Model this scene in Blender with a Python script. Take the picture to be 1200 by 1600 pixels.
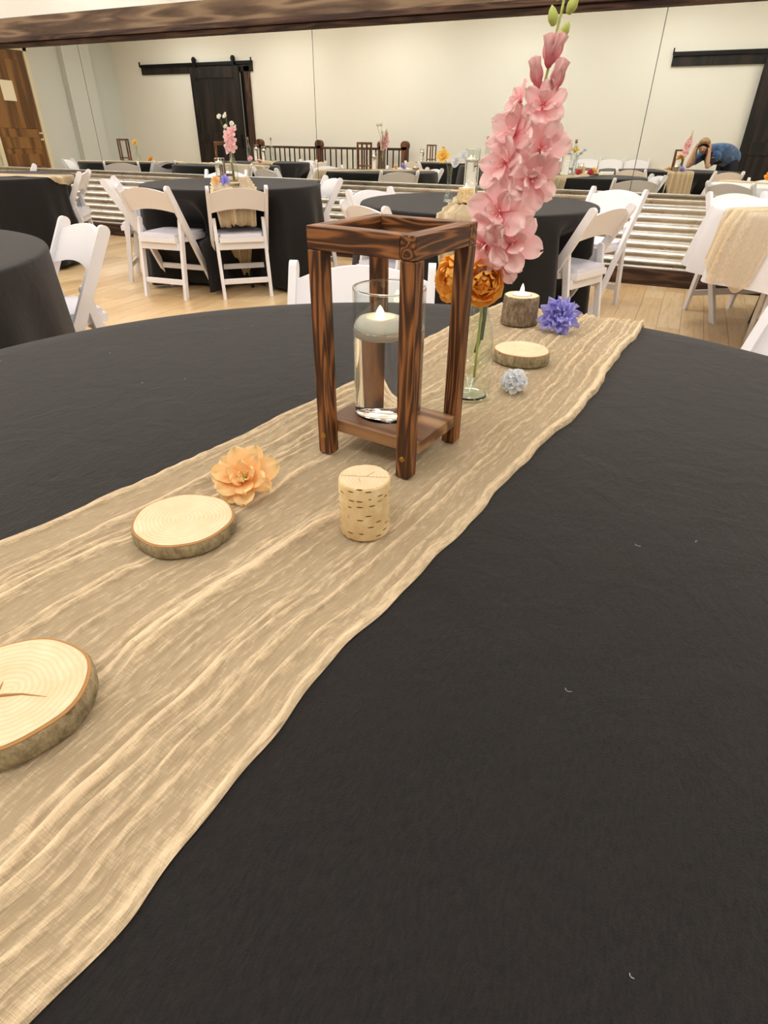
import bpy, bmesh, math, random
import numpy as np
from math import sin, cos, pi, radians, sqrt, hypot, atan2, exp
from mathutils import Vector, Matrix, Euler

for o in list(bpy.data.objects):
    bpy.data.objects.remove(o)
S = bpy.context.scene
COL = S.collection
random.seed(7)

# ------------------------------------------------------------------ camera
F_PX, PITCH, YAW, ROLL, CAM_H = 905.853, .578996, .431023, .008615, 1.1138
MIRROR_Y = 5.912
cd = bpy.data.cameras.new('camera')
cd.sensor_fit = 'VERTICAL'; cd.sensor_height = 36.0
cd.lens = F_PX / 1600 * 36.0
cd.clip_start = .01; cd.clip_end = 100
cam = bpy.data.objects.new('camera', cd); COL.objects.link(cam)
fw = Vector((-sin(YAW) * cos(PITCH), cos(YAW) * cos(PITCH), -sin(PITCH)))
r0 = Vector((cos(YAW), sin(YAW), 0)); u0 = r0.cross(fw)
rt = r0 * cos(ROLL) + u0 * sin(ROLL); up = rt.cross(fw)
m = Matrix((rt, up, -fw)).transposed().to_4x4(); m.translation = (0, 0, CAM_H)
cam.matrix_world = m
S.camera = cam

# ------------------------------------------------------------------ world, lights, exposure
S.view_settings.view_transform = 'Standard'
S.view_settings.look = 'None'
S.view_settings.gamma = 1
S.view_settings.use_curve_mapping = False
S.view_settings.exposure = 0.0
W = bpy.data.worlds.new('world'); S.world = W; W.use_nodes = True
W.node_tree.nodes['Background'].inputs[0].default_value = (1, .95, .88, 1)
W.node_tree.nodes['Background'].inputs[1].default_value = .05
CEIL_Z = 3.7
LIGHT_SPOTS = [(x, y) for x in (-11.2, -8.6, -6.0, -3.4, -.8, 1.8) for y in (-.6, 2.2, 5.0)]
LIGHT_W = 21.0; LIGHT_UP = 20.0; LAMP_Z = CEIL_Z - .55
for i, (lx, ly) in enumerate(LIGHT_SPOTS):
    ld = bpy.data.lights.new('ceiling_lamp_light', 'AREA'); ld.shape = 'RECTANGLE'
    ld.size = 1.15; ld.size_y = .5; ld.energy = LIGHT_W; ld.color = (1, .98, .955)
    lo = bpy.data.objects.new('ceiling_lamp_light', ld); COL.objects.link(lo); lo.location = (lx, ly, LAMP_Z - .035)
    ld = bpy.data.lights.new('added_ceiling_uplight', 'AREA'); ld.shape = 'RECTANGLE'  # added lamp: brightens the ceiling so the corrugated metal reflects even white bands
    ld.size = 1.15; ld.size_y = .5; ld.energy = LIGHT_UP; ld.color = (1, .98, .955)
    lo = bpy.data.objects.new('added_ceiling_uplight', ld); COL.objects.link(lo); lo.location = (lx, ly, LAMP_Z + .035); lo.rotation_euler = (pi, 0, 0)

# ------------------------------------------------------------------ helpers
def lin(h):
    h = h.lstrip('#'); o = []
    for i in (0, 2, 4):
        c = int(h[i:i + 2], 16) / 255
        o.append(c / 12.92 if c <= .04045 else ((c + .055) / 1.055) ** 2.4)
    return (*o, 1)

MATS = {}
def mat(name, color='#808080', rough=.6, metal=0, spec=.5, sheen=0, trans=0, ior=1.45, emit=None, emit_s=0, sub=0, coat=0):
    mt = bpy.data.materials.new(name); mt.use_nodes = True
    b = mt.node_tree.nodes['Principled BSDF']
    b.inputs['Base Color'].default_value = lin(color)
    b.inputs['Roughness'].default_value = rough
    b.inputs['Metallic'].default_value = metal
    b.inputs['Specular IOR Level'].default_value = spec
    b.inputs['IOR'].default_value = ior
    b.inputs['Transmission Weight'].default_value = trans
    b.inputs['Coat Weight'].default_value = coat
    if sheen:
        b.inputs['Sheen Weight'].default_value = sheen
        b.inputs['Sheen Roughness'].default_value = .5
    if sub:
        b.inputs['Subsurface Weight'].default_value = sub
        b.inputs['Subsurface Radius'].default_value = (.01, .008, .006)
    if emit:
        b.inputs['Emission Color'].default_value = lin(emit); b.inputs['Emission Strength'].default_value = emit_s
    MATS[name] = mt
    return mt

class N:
    """small node-tree writer"""
    def __init__(s, mt):
        s.t = mt.node_tree; s.n = s.t.nodes; s.b = s.n['Principled BSDF']
    def new(s, kind, **kw):
        nd = s.n.new('ShaderNode' + kind)
        for k, v in kw.items():
            if k.startswith('_'): setattr(nd, k[1:], v)
            else: nd.inputs[k.replace('__', ' ')].default_value = v
        return nd
    def link(s, a, b): s.t.links.new(a, b)
    def coord(s, kind='Object', scale=(1, 1, 1), rot=(0, 0, 0)):
        tc = s.new('TexCoord'); mp = s.new('Mapping'); mp.inputs['Scale'].default_value = scale; mp.inputs['Rotation'].default_value = rot
        s.link(tc.outputs[kind], mp.inputs[0]); return mp.outputs[0]
    def noise(s, vec, scale=5, detail=4, rough=.5, dist=0):
        nd = s.new('TexNoise'); nd.inputs['Scale'].default_value = scale; nd.inputs['Detail'].default_value = detail
        nd.inputs['Roughness'].default_value = rough; nd.inputs['Distortion'].default_value = dist
        s.link(vec, nd.inputs['Vector']); return nd.outputs['Fac']
    def ramp(s, fac, stops):
        nd = s.new('ValToRGB'); e = nd.color_ramp.elements
        while len(e) < len(stops): e.new(.5)
        for i, (p, c) in enumerate(stops):
            e[i].position = p; e[i].color = lin(c) if isinstance(c, str) else (c, c, c, 1)
        s.link(fac, nd.inputs[0]); return nd.outputs[0]
    def math(s, op, a, b=None, c=None):
        nd = s.new('Math'); nd.operation = op
        for i, v in enumerate((a, b, c)):
            if v is None: continue
            if isinstance(v, (int, float)): nd.inputs[i].default_value = v
            else: s.link(v, nd.inputs[i])
        return nd.outputs[0]
    def mix(s, fac, a, b, blend='MIX'):
        nd = s.new('Mix'); nd.data_type = 'RGBA'; nd.blend_type = blend
        for sock, v in ((nd.inputs[0], fac), (nd.inputs[6], a), (nd.inputs[7], b)):
            if isinstance(v, (int, float)): sock.default_value = v
            elif isinstance(v, str): sock.default_value = lin(v)
            else: s.link(v, sock)
        return nd.outputs[2]
    def bump(s, h, strength=.3, dist=.01):
        nd = s.new('Bump'); nd.inputs['Strength'].default_value = strength; nd.inputs['Distance'].default_value = dist
        s.link(h, nd.inputs['Height']); s.link(nd.outputs[0], s.b.inputs['Normal'])
    def color(s, c): s.link(c, s.b.inputs['Base Color'])

def obj(name, bm, mt, parent=None, smooth=False, loc=None):
    me = bpy.data.meshes.new(name)
    if isinstance(bm, bmesh.types.BMesh):
        bmesh.ops.recalc_face_normals(bm, faces=bm.faces[:])
        bm.to_mesh(me); bm.free()
    else:
        me.from_pydata(*bm); me.update()
    if smooth: me.shade_smooth()
    if mt is not None: me.materials.append(MATS[mt] if isinstance(mt, str) else mt)
    o = bpy.data.objects.new(name, me); COL.objects.link(o)
    if parent is not None: o.parent = parent
    if loc is not None: o.location = loc
    return o

def empty(name, loc=(0, 0, 0), rz=0):
    o = bpy.data.objects.new(name, None); COL.objects.link(o); o.empty_display_size = .05
    o.location = loc; o.rotation_euler = (0, 0, rz); return o

def tag(o, label, cat, group=None, kind=None):
    o['label'] = label
    if cat: o['category'] = cat
    if group: o['group'] = group
    if kind: o['kind'] = kind
    return o

def struct(o): o['kind'] = 'structure'; return o

def copy_tree(o, parent=None):
    c = o.copy(); COL.objects.link(c)
    if parent is not None: c.parent = parent
    for ch in list(o.children): copy_tree(ch, c)
    return c

def smooth_auto(o, ang=40):
    me = o.data; me.shade_smooth()
    bm = bmesh.new(); bm.from_mesh(me)
    for e in bm.edges:
        if len(e.link_faces) == 2 and e.calc_face_angle(0) > radians(ang): e.smooth = False
    bm.to_mesh(me); bm.free()
    return o

def box(bm, c, s, rot=None, bev=0):
    M = Matrix.Translation(c)
    if rot is not None: M = M @ (rot.to_4x4() if not isinstance(rot, tuple) else Euler(rot).to_matrix().to_4x4())
    M = M @ Matrix.Diagonal((*s, 1))
    r = bmesh.ops.create_cube(bm, size=1, matrix=M)
    if bev:
        es = list({e for v in r['verts'] for e in v.link_edges})
        bmesh.ops.bevel(bm, geom=es, offset=bev, segments=1, affect='EDGES', profile=.5)
    return bm

def bx(c, s, rot=None, bev=0): return box(bmesh.new(), c, s, rot, bev)

def tube(bm, pts, r, n=8, cap=True):
    pts = [Vector(p) for p in pts]
    rs = r if isinstance(r, (list, tuple)) else [r] * len(pts)
    prev = None; rings = []
    for i, p in enumerate(pts):
        d = (pts[min(i + 1, len(pts) - 1)] - pts[max(i - 1, 0)]).normalized()
        if prev is None:
            a = Vector((0, 0, 1)) if abs(d.z) < .9 else Vector((1, 0, 0))
            u = d.cross(a).normalized()
        else:
            u = (prev - d * prev.dot(d)).normalized()
        prev = u; v = d.cross(u)
        rings.append([bm.verts.new(p + (u * cos(2 * pi * k / n) + v * sin(2 * pi * k / n)) * rs[i]) for k in range(n)])
    for a, b in zip(rings, rings[1:]):
        for k in range(n): bm.faces.new((a[k], a[(k + 1) % n], b[(k + 1) % n], b[k]))
    if cap:
        bm.faces.new(rings[0][::-1]); bm.faces.new(rings[-1])
    return bm

def lathe(bm, prof, n=32, c=(0, 0, 0), wob=None):
    rings = []
    for (r, z) in prof:
        if r < 1e-6:
            rings.append([bm.verts.new((c[0], c[1], c[2] + z))])
        else:
            rings.append([bm.verts.new((c[0] + r * (wob(2 * pi * k / n) if wob else 1) * cos(2 * pi * k / n),
                                        c[1] + r * (wob(2 * pi * k / n) if wob else 1) * sin(2 * pi * k / n), c[2] + z)) for k in range(n)])
    for a, b in zip(rings, rings[1:]):
        if len(a) == 1 and len(b) == 1: continue
        for k in range(n):
            k2 = (k + 1) % n
            if len(a) == 1: bm.faces.new((a[0], b[k2], b[k]))
            elif len(b) == 1: bm.faces.new((a[k], a[k2], b[0]))
            else: bm.faces.new((a[k], a[k2], b[k2], b[k]))
    return bm

def prism(bm, poly, x0, x1, axis='x'):
    """poly: (a,b) outline; extruded along axis between x0 and x1"""
    f = {'x': lambda a, b, t: (t, a, b), 'y': lambda a, b, t: (a, t, b), 'z': lambda a, b, t: (a, b, t)}[axis]
    A = [bm.verts.new(f(a, b, x0)) for a, b in poly]; B = [bm.verts.new(f(a, b, x1)) for a, b in poly]
    n = len(poly)
    bm.faces.new(A[::-1]); bm.faces.new(B)
    for k in range(n): bm.faces.new((A[k], A[(k + 1) % n], B[(k + 1) % n], B[k]))
    return bm

def smoothstep(a, b, x):
    t = min(1, max(0, (x - a) / (b - a))); return t * t * (3 - 2 * t)

# ------------------------------------------------------------------ materials
mat('white_wall', '#e4e1d8', .7, spec=.2)
n = N(MATS['white_wall']); n.bump(n.noise(n.coord(), 60, 5), .06, .01)
mat('pale_wall', '#c9ccc6', .7, spec=.2)
mat('ceiling', '#f1eee6', .9, spec=.1)
mat('mirror', '#eff2ee', .0, metal=1)
mat('seam', '#6a6a66', .4, metal=.6)
mat('aluminium', '#c9c8c4', .28, metal=1)
mat('galvanised', '#cfccc6', .22, metal=1)
n = N(MATS['galvanised']); c = n.coord(scale=(1, 1, 1))
n.link(n.ramp(n.noise(c, 9, 2), [(.35, .27), (.7, .33)]), n.b.inputs['Roughness'])
n.color(n.ramp(n.noise(c, 9, 3, .6), [(.3, '#c9c6bf'), (.7, '#dddbd6')]))

def wood(name, c0, c1, c2, axis, scale=60, dist=6, rough=.5, bump=.15, spec=.4):
    mt = mat(name, c1, rough, spec=spec); n = N(mt)
    sc = [1, 1, 1]; sc[axis] = .09
    tc = n.coord(scale=tuple(sc))
    oi = n.new('ObjectInfo'); add = n.new('VectorMath'); add.operation = 'ADD'
    mul = n.math('MULTIPLY', oi.outputs['Random'], 3.7)
    n.link(tc, add.inputs[0]); n.link(mul, add.inputs[1])
    v = add.outputs[0]
    f1 = n.noise(v, scale * .45, 1.5, .4, .4)
    w = n.math('SINE', n.math('MULTIPLY', n.math('ADD', f1, n.math('MULTIPLY', n.noise(v, scale * 1.2, 2), .02)), dist * 9))
    w = n.math('MULTIPLY_ADD', w, .5, .5)
    fine = n.noise(v, scale * 4, 3, .6)
    f = n.math('ADD', n.math('MULTIPLY', w, .7), n.math('MULTIPLY', fine, .45))
    n.color(n.ramp(f, [(.18, c0), (.55, c1), (.95, c2)]))
    n.bump(f, bump, .002)
    return mt
for ax, s in enumerate('xyz'):
    wood('stained_pine_' + s, '#3c2414', '#5a361d', '#986235', ax, 130, 4.5)
    wood('beam_wood_' + s, '#2a1912', '#40291e', '#58402f', ax, 30, 3, .65)
wood('board_wood', '#5a3c26', '#80593b', '#a07a55', 0, 40, 3)
wood('beam_worn', '#4a382a', '#665140', '#877057', 0, 26, 2, .75)
wood('door_wood', '#553a1d', '#74512c', '#8a6338', 2, 8, 2, .55)
wood('black_wood', '#0d0a09', '#1a1512', '#2b221d', 2, 8, 3, .55)
wood('post_wood', '#3a2115', '#593423', '#744a33', 2, 16, 3, .5)
mat('black_iron', '#0c0c0c', .5, metal=.4)
mat('brass', '#b08d4a', .35, metal=1)
mat('cream_paint', '#d8cdb0', .6)
mat('paper', '#e6dcc0', .8)
mat('chrome', '#e8e8e8', .15, metal=1)

# floor planks
mt = mat('maple', '#d9b98a', .32, spec=.5, coat=.25); n = N(mt)
MATS['maple'].node_tree.nodes['Principled BSDF'].inputs['Coat Roughness'].default_value = .12
oi = n.new('ObjectInfo'); tc = n.coord(scale=(1, .08, 1))
add = n.new('VectorMath'); add.operation = 'ADD'; n.link(tc, add.inputs[0]); n.link(n.math('MULTIPLY', oi.outputs['Random'], 9.1), add.inputs[1])
g = n.noise(add.outputs[0], 42, 5, .65, .5)
base = n.ramp(g, [(.25, '#d0ad80'), (.48, '#e6cba2'), (.75, '#f0dcba')])
tint = n.ramp(oi.outputs['Random'], [(0, '#e3d2ba'), (.5, '#f6ecdc'), (1, '#ffffff')])
n.color(n.mix(.8, base, tint, 'MULTIPLY')); n.bump(g, .03, .002)

mt = mat('maple_field', '#d9b98a', .35, spec=.5, coat=.2); n = N(mt)
br = n.new('TexBrick'); br.offset = .37; br.inputs['Scale'].default_value = 1
br.inputs['Brick Width'].default_value = 1.3; br.inputs['Row Height'].default_value = .083; br.inputs['Mortar Size'].default_value = .0012
br.inputs['Color1'].default_value = lin('#d9b789'); br.inputs['Color2'].default_value = lin('#e8cda3'); br.inputs['Mortar'].default_value = lin('#8a6338')
n.link(n.coord(rot=(0, 0, pi / 2)), br.inputs['Vector'])
g = n.noise(n.coord(scale=(1, .08, 1)), 42, 5, .65, .5)
n.color(n.mix(.5, br.outputs['Color'], n.ramp(g, [(.25, '#c9a27a'), (.75, '#ffffff')]), 'MULTIPLY'))

# cloths
mt = mat('black_cloth', '#171516', .8, spec=.25, sheen=.24); n = N(mt)
tc = n.coord()
n.b.inputs['Sheen Roughness'].default_value = .45
n.b.inputs['Sheen Tint'].default_value = lin('#c9c6c8')
wv = n.math('ADD', n.noise(tc, 900, 2, .6), n.math('MULTIPLY', n.noise(n.coord(scale=(1, .35, 1)), 130, 4, .6, 1.2), 1.3))
wv = n.math('ADD', wv, n.math('MULTIPLY', n.noise(tc, 14, 4, .55, .8), 4))
n.bump(wv, .45, .0018)
n.color(n.ramp(n.noise(n.coord(scale=(1, .3, 1)), 420, 4, .7, .5), [(.3, '#0f0e0e'), (.7, '#221f1f')]))
mat('white_cloth', '#e9e6ea', .8, spec=.2, sheen=.2)
n = N(MATS['white_cloth']); n.bump(n.noise(n.coord(), 60, 5, .6), .15, .004)

mt = mat('gauze', '#dcbf8c', .9, spec=.1, sheen=.25); n = N(mt)
n.b.inputs['Sheen Tint'].default_value = lin('#fff0d0')
at = n.new('Attribute'); at.attribute_name = 'dens'
uvn = n.new('Attribute'); uvn.attribute_name = 'wuv'
def thr(sx, sy, sc):
    mp = n.new('Mapping'); mp.inputs['Scale'].default_value = (sx, sy, 1); n.link(uvn.outputs['Vector'], mp.inputs[0])
    return n.noise(mp.outputs[0], sc, 3, .6, .3)
t1 = thr(1, .04, 1400); t2 = thr(.04, 1, 1400)
th = n.math('MULTIPLY', n.math('ADD', t1, t2), .5)
crk = thr(1, .16, 330)
f = n.math('ADD', n.math('MULTIPLY_ADD', th, .9, -.45), at.outputs['Fac'])
f = n.math('ADD', f, n.math('MULTIPLY_ADD', crk, .9, -.45))
cl = n.new('Clamp'); n.link(f, cl.inputs[0]); cl.inputs[1].default_value = .56; cl.inputs[2].default_value = 1
n.link(cl.outputs[0], n.b.inputs['Alpha'])
n.color(n.ramp(f, [(.3, '#d6be99'), (1.0, '#e3ccab')]))
n.bump(n.math('ADD', n.math('MULTIPLY', th, .5), n.math('MULTIPLY', crk, 2)), .8, .002)

# resin chairs
mat('white_resin', '#ebe8ec', .38, spec=.45)
mat('white_vinyl', '#e4e2ee', .45, spec=.4)
mat('dark_steel', '#2a2521', .45, metal=.6)
mat('table_top', '#8f8778', .6)

# glass etc.
mat('clear_glass', '#ffffff', 0, trans=1, ior=1.47)
mat('green_glass', '#f2fbf0', 0, trans=1, ior=1.45)
def thin_glass(name, tint, edge):
    mt = mat(name, '#ffffff', 0); n = N(mt)
    tr = n.new('BsdfTransparent'); gl = n.new('BsdfGlossy'); gl.inputs['Roughness'].default_value = .0
    lw = n.new('LayerWeight'); lw.inputs['Blend'].default_value = .25
    n.link(n.ramp(lw.outputs['Facing'], [(.0, tint), (.75, tint), (1.0, edge)]), tr.inputs[0])
    lf = n.new('LayerWeight'); lf.inputs['Blend'].default_value = .5
    fac = n.math('MULTIPLY_ADD', n.math('POWER', lf.outputs['Facing'], 4.0), .75, .045)
    mx = n.new('MixShader'); n.link(fac, mx.inputs[0]); n.link(tr.outputs[0], mx.inputs[1]); n.link(gl.outputs[0], mx.inputs[2])
    n.link(mx.outputs[0], n.n['Material Output'].inputs[0])
thin_glass('thin_glass', '#fafcfb', '#9aa7a0'); thin_glass('thin_green_glass', '#fafcf8', '#9aa893')
mat('water', '#ffffff', 0, trans=1, ior=1.333)
mat('wax', '#f1ece2', .4, sub=.3)
mat('flame_led', '#fff6e0', .4, emit='#ffdf9e', emit_s=9)
mat('tealight_white', '#efece6', .4)

# wood slices
mt = mat('slice_face', '#f0d9b0', .6, spec=.3); n = N(mt); tc = n.coord()
sep = n.new('SeparateXYZ'); n.link(tc, sep.inputs[0])
rad = n.math('SQRT', n.math('ADD', n.math('POWER', sep.outputs[0], 2), n.math('POWER', sep.outputs[1], 2)))
rr = n.math('ADD', rad, n.math('MULTIPLY', n.noise(tc, 25, 3), .012))
ring = n.math('MULTIPLY_ADD', n.math('SINE', n.math('MULTIPLY', rr, 1500)), .5, .5)
nz = n.noise(tc, 45, 4, .6)
n.color(n.mix(n.math('MULTIPLY', ring, .22), n.ramp(nz, [(.3, '#dbc09a'), (.7, '#e6d0b0')]), '#b8936a'))
n.bump(n.noise(tc, 300, 3), .1, .001)
mat('cambium', '#a87a48', .8)
mt = mat('grey_bark', '#8a7c64', .9, spec=.1); n = N(mt); tc = n.coord(scale=(1, 1, .7))
b1 = n.noise(tc, 90, 5, .7); b2 = n.noise(tc, 45, 3, .5)
n.color(n.mix(n.ramp(b2, [(.60, 0), (.68, 1)]), n.ramp(b1, [(.25, '#5d5140'), (.5, '#978a6e'), (.72, '#c2b593')]), '#3a3226')); n.bump(b1, .6, .003)
mt = mat('brown_bark', '#7a6a58', .9, spec=.1); n = N(mt); tc = n.coord(scale=(1, 1, .5))
b1 = n.noise(tc, 110, 6, .7, .5)
n.color(n.ramp(b1, [(.25, '#453a30'), (.5, '#84725e'), (.75, '#b9a88c')])); n.bump(b1, .8, .003)
mt = mat('birch_bark', '#e2c795', .75, spec=.2); n = N(mt); tc = n.coord()
sep = n.new('SeparateXYZ'); n.link(tc, sep.inputs[0])
an = n.math('ARCTAN2', sep.outputs[1], sep.outputs[0])
cmb = n.new('CombineXYZ'); n.link(n.math('MULTIPLY', an, 2.6), cmb.inputs[0]); n.link(n.math('MULTIPLY', sep.outputs[2], 125), cmb.inputs[1])
vo = n.new('TexVoronoi'); vo.inputs['Scale'].default_value = 1; vo.inputs['Randomness'].default_value = 1; n.link(cmb.outputs[0], vo.inputs['Vector'])
sm = n.new('VectorMath'); sm.operation = 'SUBTRACT'; n.link(cmb.outputs[0], sm.inputs[0]); n.link(vo.outputs['Position'], sm.inputs[1])
s2 = n.new('SeparateXYZ'); n.link(sm.outputs[0], s2.inputs[0])
da = n.math('LESS_THAN', n.math('ADD', n.math('POWER', n.math('MULTIPLY', s2.outputs[0], 2.9), 2), n.math('POWER', n.math('MULTIPLY', s2.outputs[1], 11), 2)), 1)
s3 = n.new('SeparateXYZ'); n.link(vo.outputs['Color'], s3.inputs[0])
da = n.math('MULTIPLY', da, n.math('GREATER_THAN', s3.outputs[0], .55))
n.color(n.mix(da, n.ramp(n.noise(tc, 60, 5, .6), [(.3, '#d4b580'), (.7, '#efd9ad')]), '#6b4a2c'))

# flower petals: colour runs from the base of a petal to its tip (attribute t)
def petal_mat(name, base, midc, tip, rough=.6, p=.35):
    mt = mat(name, midc, rough, spec=.2, sub=0); n = N(mt)
    at = n.new('Attribute'); at.attribute_name = 't'
    nz = n.noise(n.coord(scale=(3, .6, 1)), 160, 3)
    f = n.math('ADD', at.outputs['Fac'], n.math('MULTIPLY_ADD', nz, .2, -.1))
    n.color(n.ramp(f, [(.05, base), (p, midc), (.95, tip)]))
    tr = n.new('BsdfTranslucent'); n.link(n.b.inputs['Base Color'].links[0].from_socket, tr.inputs[0])
    mx = n.new('MixShader'); mx.inputs[0].default_value = .3
    out = n.n['Material Output']; n.link(n.b.outputs[0], mx.inputs[1]); n.link(tr.outputs[0], mx.inputs[2]); n.link(mx.outputs[0], out.inputs[0])
    return mt
petal_mat('pink_petal', '#f07f8d', '#fbc2c7', '#fde0de', p=.30)
petal_mat('pink_bud', '#e58b95', '#f4b4ba', '#f8cfcd')
petal_mat('orange_petal', '#ff9418', '#ffb23c', '#ffc864')
petal_mat('peach_petal', '#f9ab50', '#fec98c', '#fde0a8')
petal_mat('violet_petal', '#827ce0', '#b3aef8', '#cdcaff')
petal_mat('powder_petal', '#d3dcec', '#eef3fb', '#ffffff')
petal_mat('yellow_petal', '#eda93a', '#fbd15f', '#fde08a')
petal_mat('white_petal', '#d9dcb8', '#f2f0e4', '#fbf9f2')
petal_mat('red_petal', '#b02638', '#d84a58', '#e8707a')
mat('stem_green', '#6d7f35', .6); mat('pale_green', '#b9c46a', .6); mat('dark_stem', '#4a5f2c', .6)
mat('stamen_yellow', '#f6e3a0', .6); mat('stamen_pink', '#fbd0c4', .6)
mat('pink_center', '#ea7486', .6)
mat('lint', '#b9b6b2', .9)

# ------------------------------------------------------------------ room shell
X0, X1, YB = -13.85, 3.2, -1.85
b = bx((0, 0, 0), (1, 1, 1))
floor = struct(obj('floor', bx(((X0 + X1) / 2, (YB + 6.2) / 2, -.06), (X1 - X0 + .4, 6.2 - YB + .4, .08)), 'maple_field'))
# single boards where the camera can tell them apart
PX0, PX1, PY0, PY1 = -6.9, 1.3, 2.3, 5.90
plank_meshes = {}
def plank_mesh(L):
    if L not in plank_meshes:
        o = obj('plank', bx((0, 0, -.0085), (.1485, L - .0015, .017), bev=.0008), 'maple'); plank_meshes[L] = o.data; bpy.data.objects.remove(o)
    return plank_meshes[L]
rng = random.Random(3)
x = PX0 + .075; 
while x < PX1:
    y = PY0 - rng.choice((0, .4, .8))
    while y < PY1 - .02:
        L = rng.choice((.9, 1.2, 1.5, 1.8)); L = min(L, round(PY1 - y, 2))
        o = bpy.data.objects.new('plank', plank_mesh(L)); COL.objects.link(o); o.parent = floor; o.location = (x, y + L / 2, .0005)
        y += L
    x += .15
# the field around the boards, at the same height
fb = bmesh.new()
for (a0, a1, c0, c1) in ((X0, X1, YB, PY0 - .81), (X0, PX0, PY0 - .81, 6.0), (PX1 + .15, X1, PY0 - .81, 6.0)):
    box(fb, ((a0 + a1) / 2, (c0 + c1) / 2, -.009), (a1 - a0, c1 - c0, .018))
obj('floor_field', fb, 'maple_field', floor)
struct(obj('ceiling', bx(((X0 + X1) / 2, 2, CEIL_Z + .05), (X1 - X0 + .4, 8.6, .1)), 'ceiling'))
struct(obj('wall_front', bx(((X0 + X1) / 2, MIRROR_Y + .16, CEIL_Z / 2), (X1 - X0 + .4, .2, CEIL_Z)), 'white_wall'))
struct(obj('wall_back', bx(((X0 + X1) / 2, YB - .1, CEIL_Z / 2), (X1 - X0 + .4, .2, CEIL_Z)), 'white_wall'))
wl = bmesh.new(); box(wl, (X0 - .1, 2, CEIL_Z / 2), (.2, 8.0, CEIL_Z)); box(wl, (X0 + .08, -.6, CEIL_Z / 2), (.16, .8, CEIL_Z))
struct(obj('wall_left', wl, 'pale_wall'))
struct(obj('wall_right', bx((X1 + .1, 2, CEIL_Z / 2), (.2, 8.0, CEIL_Z)), 'white_wall'))

wf = bpy.data.objects['wall_front']
# mirror band: panes lean back half a degree
mr = empty('wall_mirror', (0, MIRROR_Y, .712)); mr.rotation_euler = (radians(-.5), 0, 0)
tag(mr, 'long frameless mirror of tall panes above the corrugated metal wainscot', 'mirror')
edges = [-13.8, -9.46, -6.46, -3.49, -.47, 2.5, 3.1]
for a, c in zip(edges, edges[1:]):
    obj('mirror_pane', bx(((a + c) / 2, .003, .62), (c - a - .006, .006, 1.24)), 'mirror', mr)
obj('mirror_backing', bx(((edges[0] + edges[-1]) / 2, .012, .62), (edges[-1] - edges[0], .01, 1.24)), 'seam', mr)
# beam above the mirror: three stepped boards
tb = struct(empty('trim_1', (0, MIRROR_Y, 0)))
for (z0, z1, dep) in ((1.985, 2.16, .05), (1.943, 1.985, .075), (1.905, 1.943, .045)):
    obj('moulding', bx((-5.3, .06 - dep / 2 - .03, (z0 + z1) / 2), (17, dep + .06, z1 - z0 - .002), bev=.004), 'beam_worn' if z0 > 1.98 else 'beam_wood_x', tb)
# aluminium ledge under the mirror
tr2 = struct(obj('trim_2', bx((-5.3, MIRROR_Y - .012, .706), (17, .05, .012), bev=.002), 'aluminium'))
# corrugated sheets
def sheet(x0, x1):
    per, amp = .0685, .0115
    nz_ = 8 * 16; z0, z1 = .135, .70
    V = []; F = []
    for i in range(nz_ + 1):
        z = z0 + (z1 - z0) * i / nz_
        yy = amp * sin(2 * pi * (z - z0) / per)
        nrm = amp * 2 * pi / per * cos(2 * pi * (z - z0) / per)
        V += [(x0, yy, z), (x1, yy, z)]
    for i in range(nz_): F.append((2 * i, 2 * i + 1, 2 * i + 3, 2 * i + 2))
    m_ = len(V)
    V += [(x0, .02, z0), (x1, .02, z0), (x0, .02, z1), (x1, .02, z1)]
    F += [(0, m_, m_ + 1, 1), (2 * nz_, 2 * nz_ + 1, m_ + 3, m_ + 2)]
    return (V, [], F)
sx = [-13.8, -10.2, -7.8, -5.4, -2.98, -.56, 1.86, 3.1]
for a, c in zip(sx, sx[1:]):
    o = obj('corrugated_sheet', sheet(a, c - .002), 'galvanised', wf, True); o.location = (0, MIRROR_Y - .005, 0)
bb = struct(obj('baseboard_front', bx((-5.3, MIRROR_Y - .01, .068), (17, .05, .134), bev=.004), 'beam_wood_x'))
struct(obj('baseboard_back', bx((-5.3, YB + .01, .06), (17, .02, .12), bev=.003), 'beam_wood_x'))

# ceiling fixtures (unseen housings of the lamps, hung low for the added uplights)
fx = None
for i, (lx, ly) in enumerate(LIGHT_SPOTS):
    o = empty('ceiling_light', (lx, ly, LAMP_Z))
    for nm, c, s in (('housing', (0, 0, 0), (1.2, .55, .05)),):
        if fx is None: fx = obj(nm, bx(c, s, bev=.004), 'ceiling', o)
        else:
            h_ = fx.copy(); COL.objects.link(h_); h_.parent = o
    for sx_ in (-.5, .5):
        if 'LCABLE' not in globals(): LCABLE = obj('cable', tube(bmesh.new(), [(0, 0, .02), (0, 0, .55)], .003, 6), 'aluminium', o); LCABLE.location.x = sx_
        else:
            h_ = LCABLE.copy(); COL.objects.link(h_); h_.parent = o; h_.location.x = sx_
    tag(o, 'unseen flat rectangular white pendant light, hung low for its added uplight', 'ceiling light', 'ceiling lights in rows')

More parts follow.
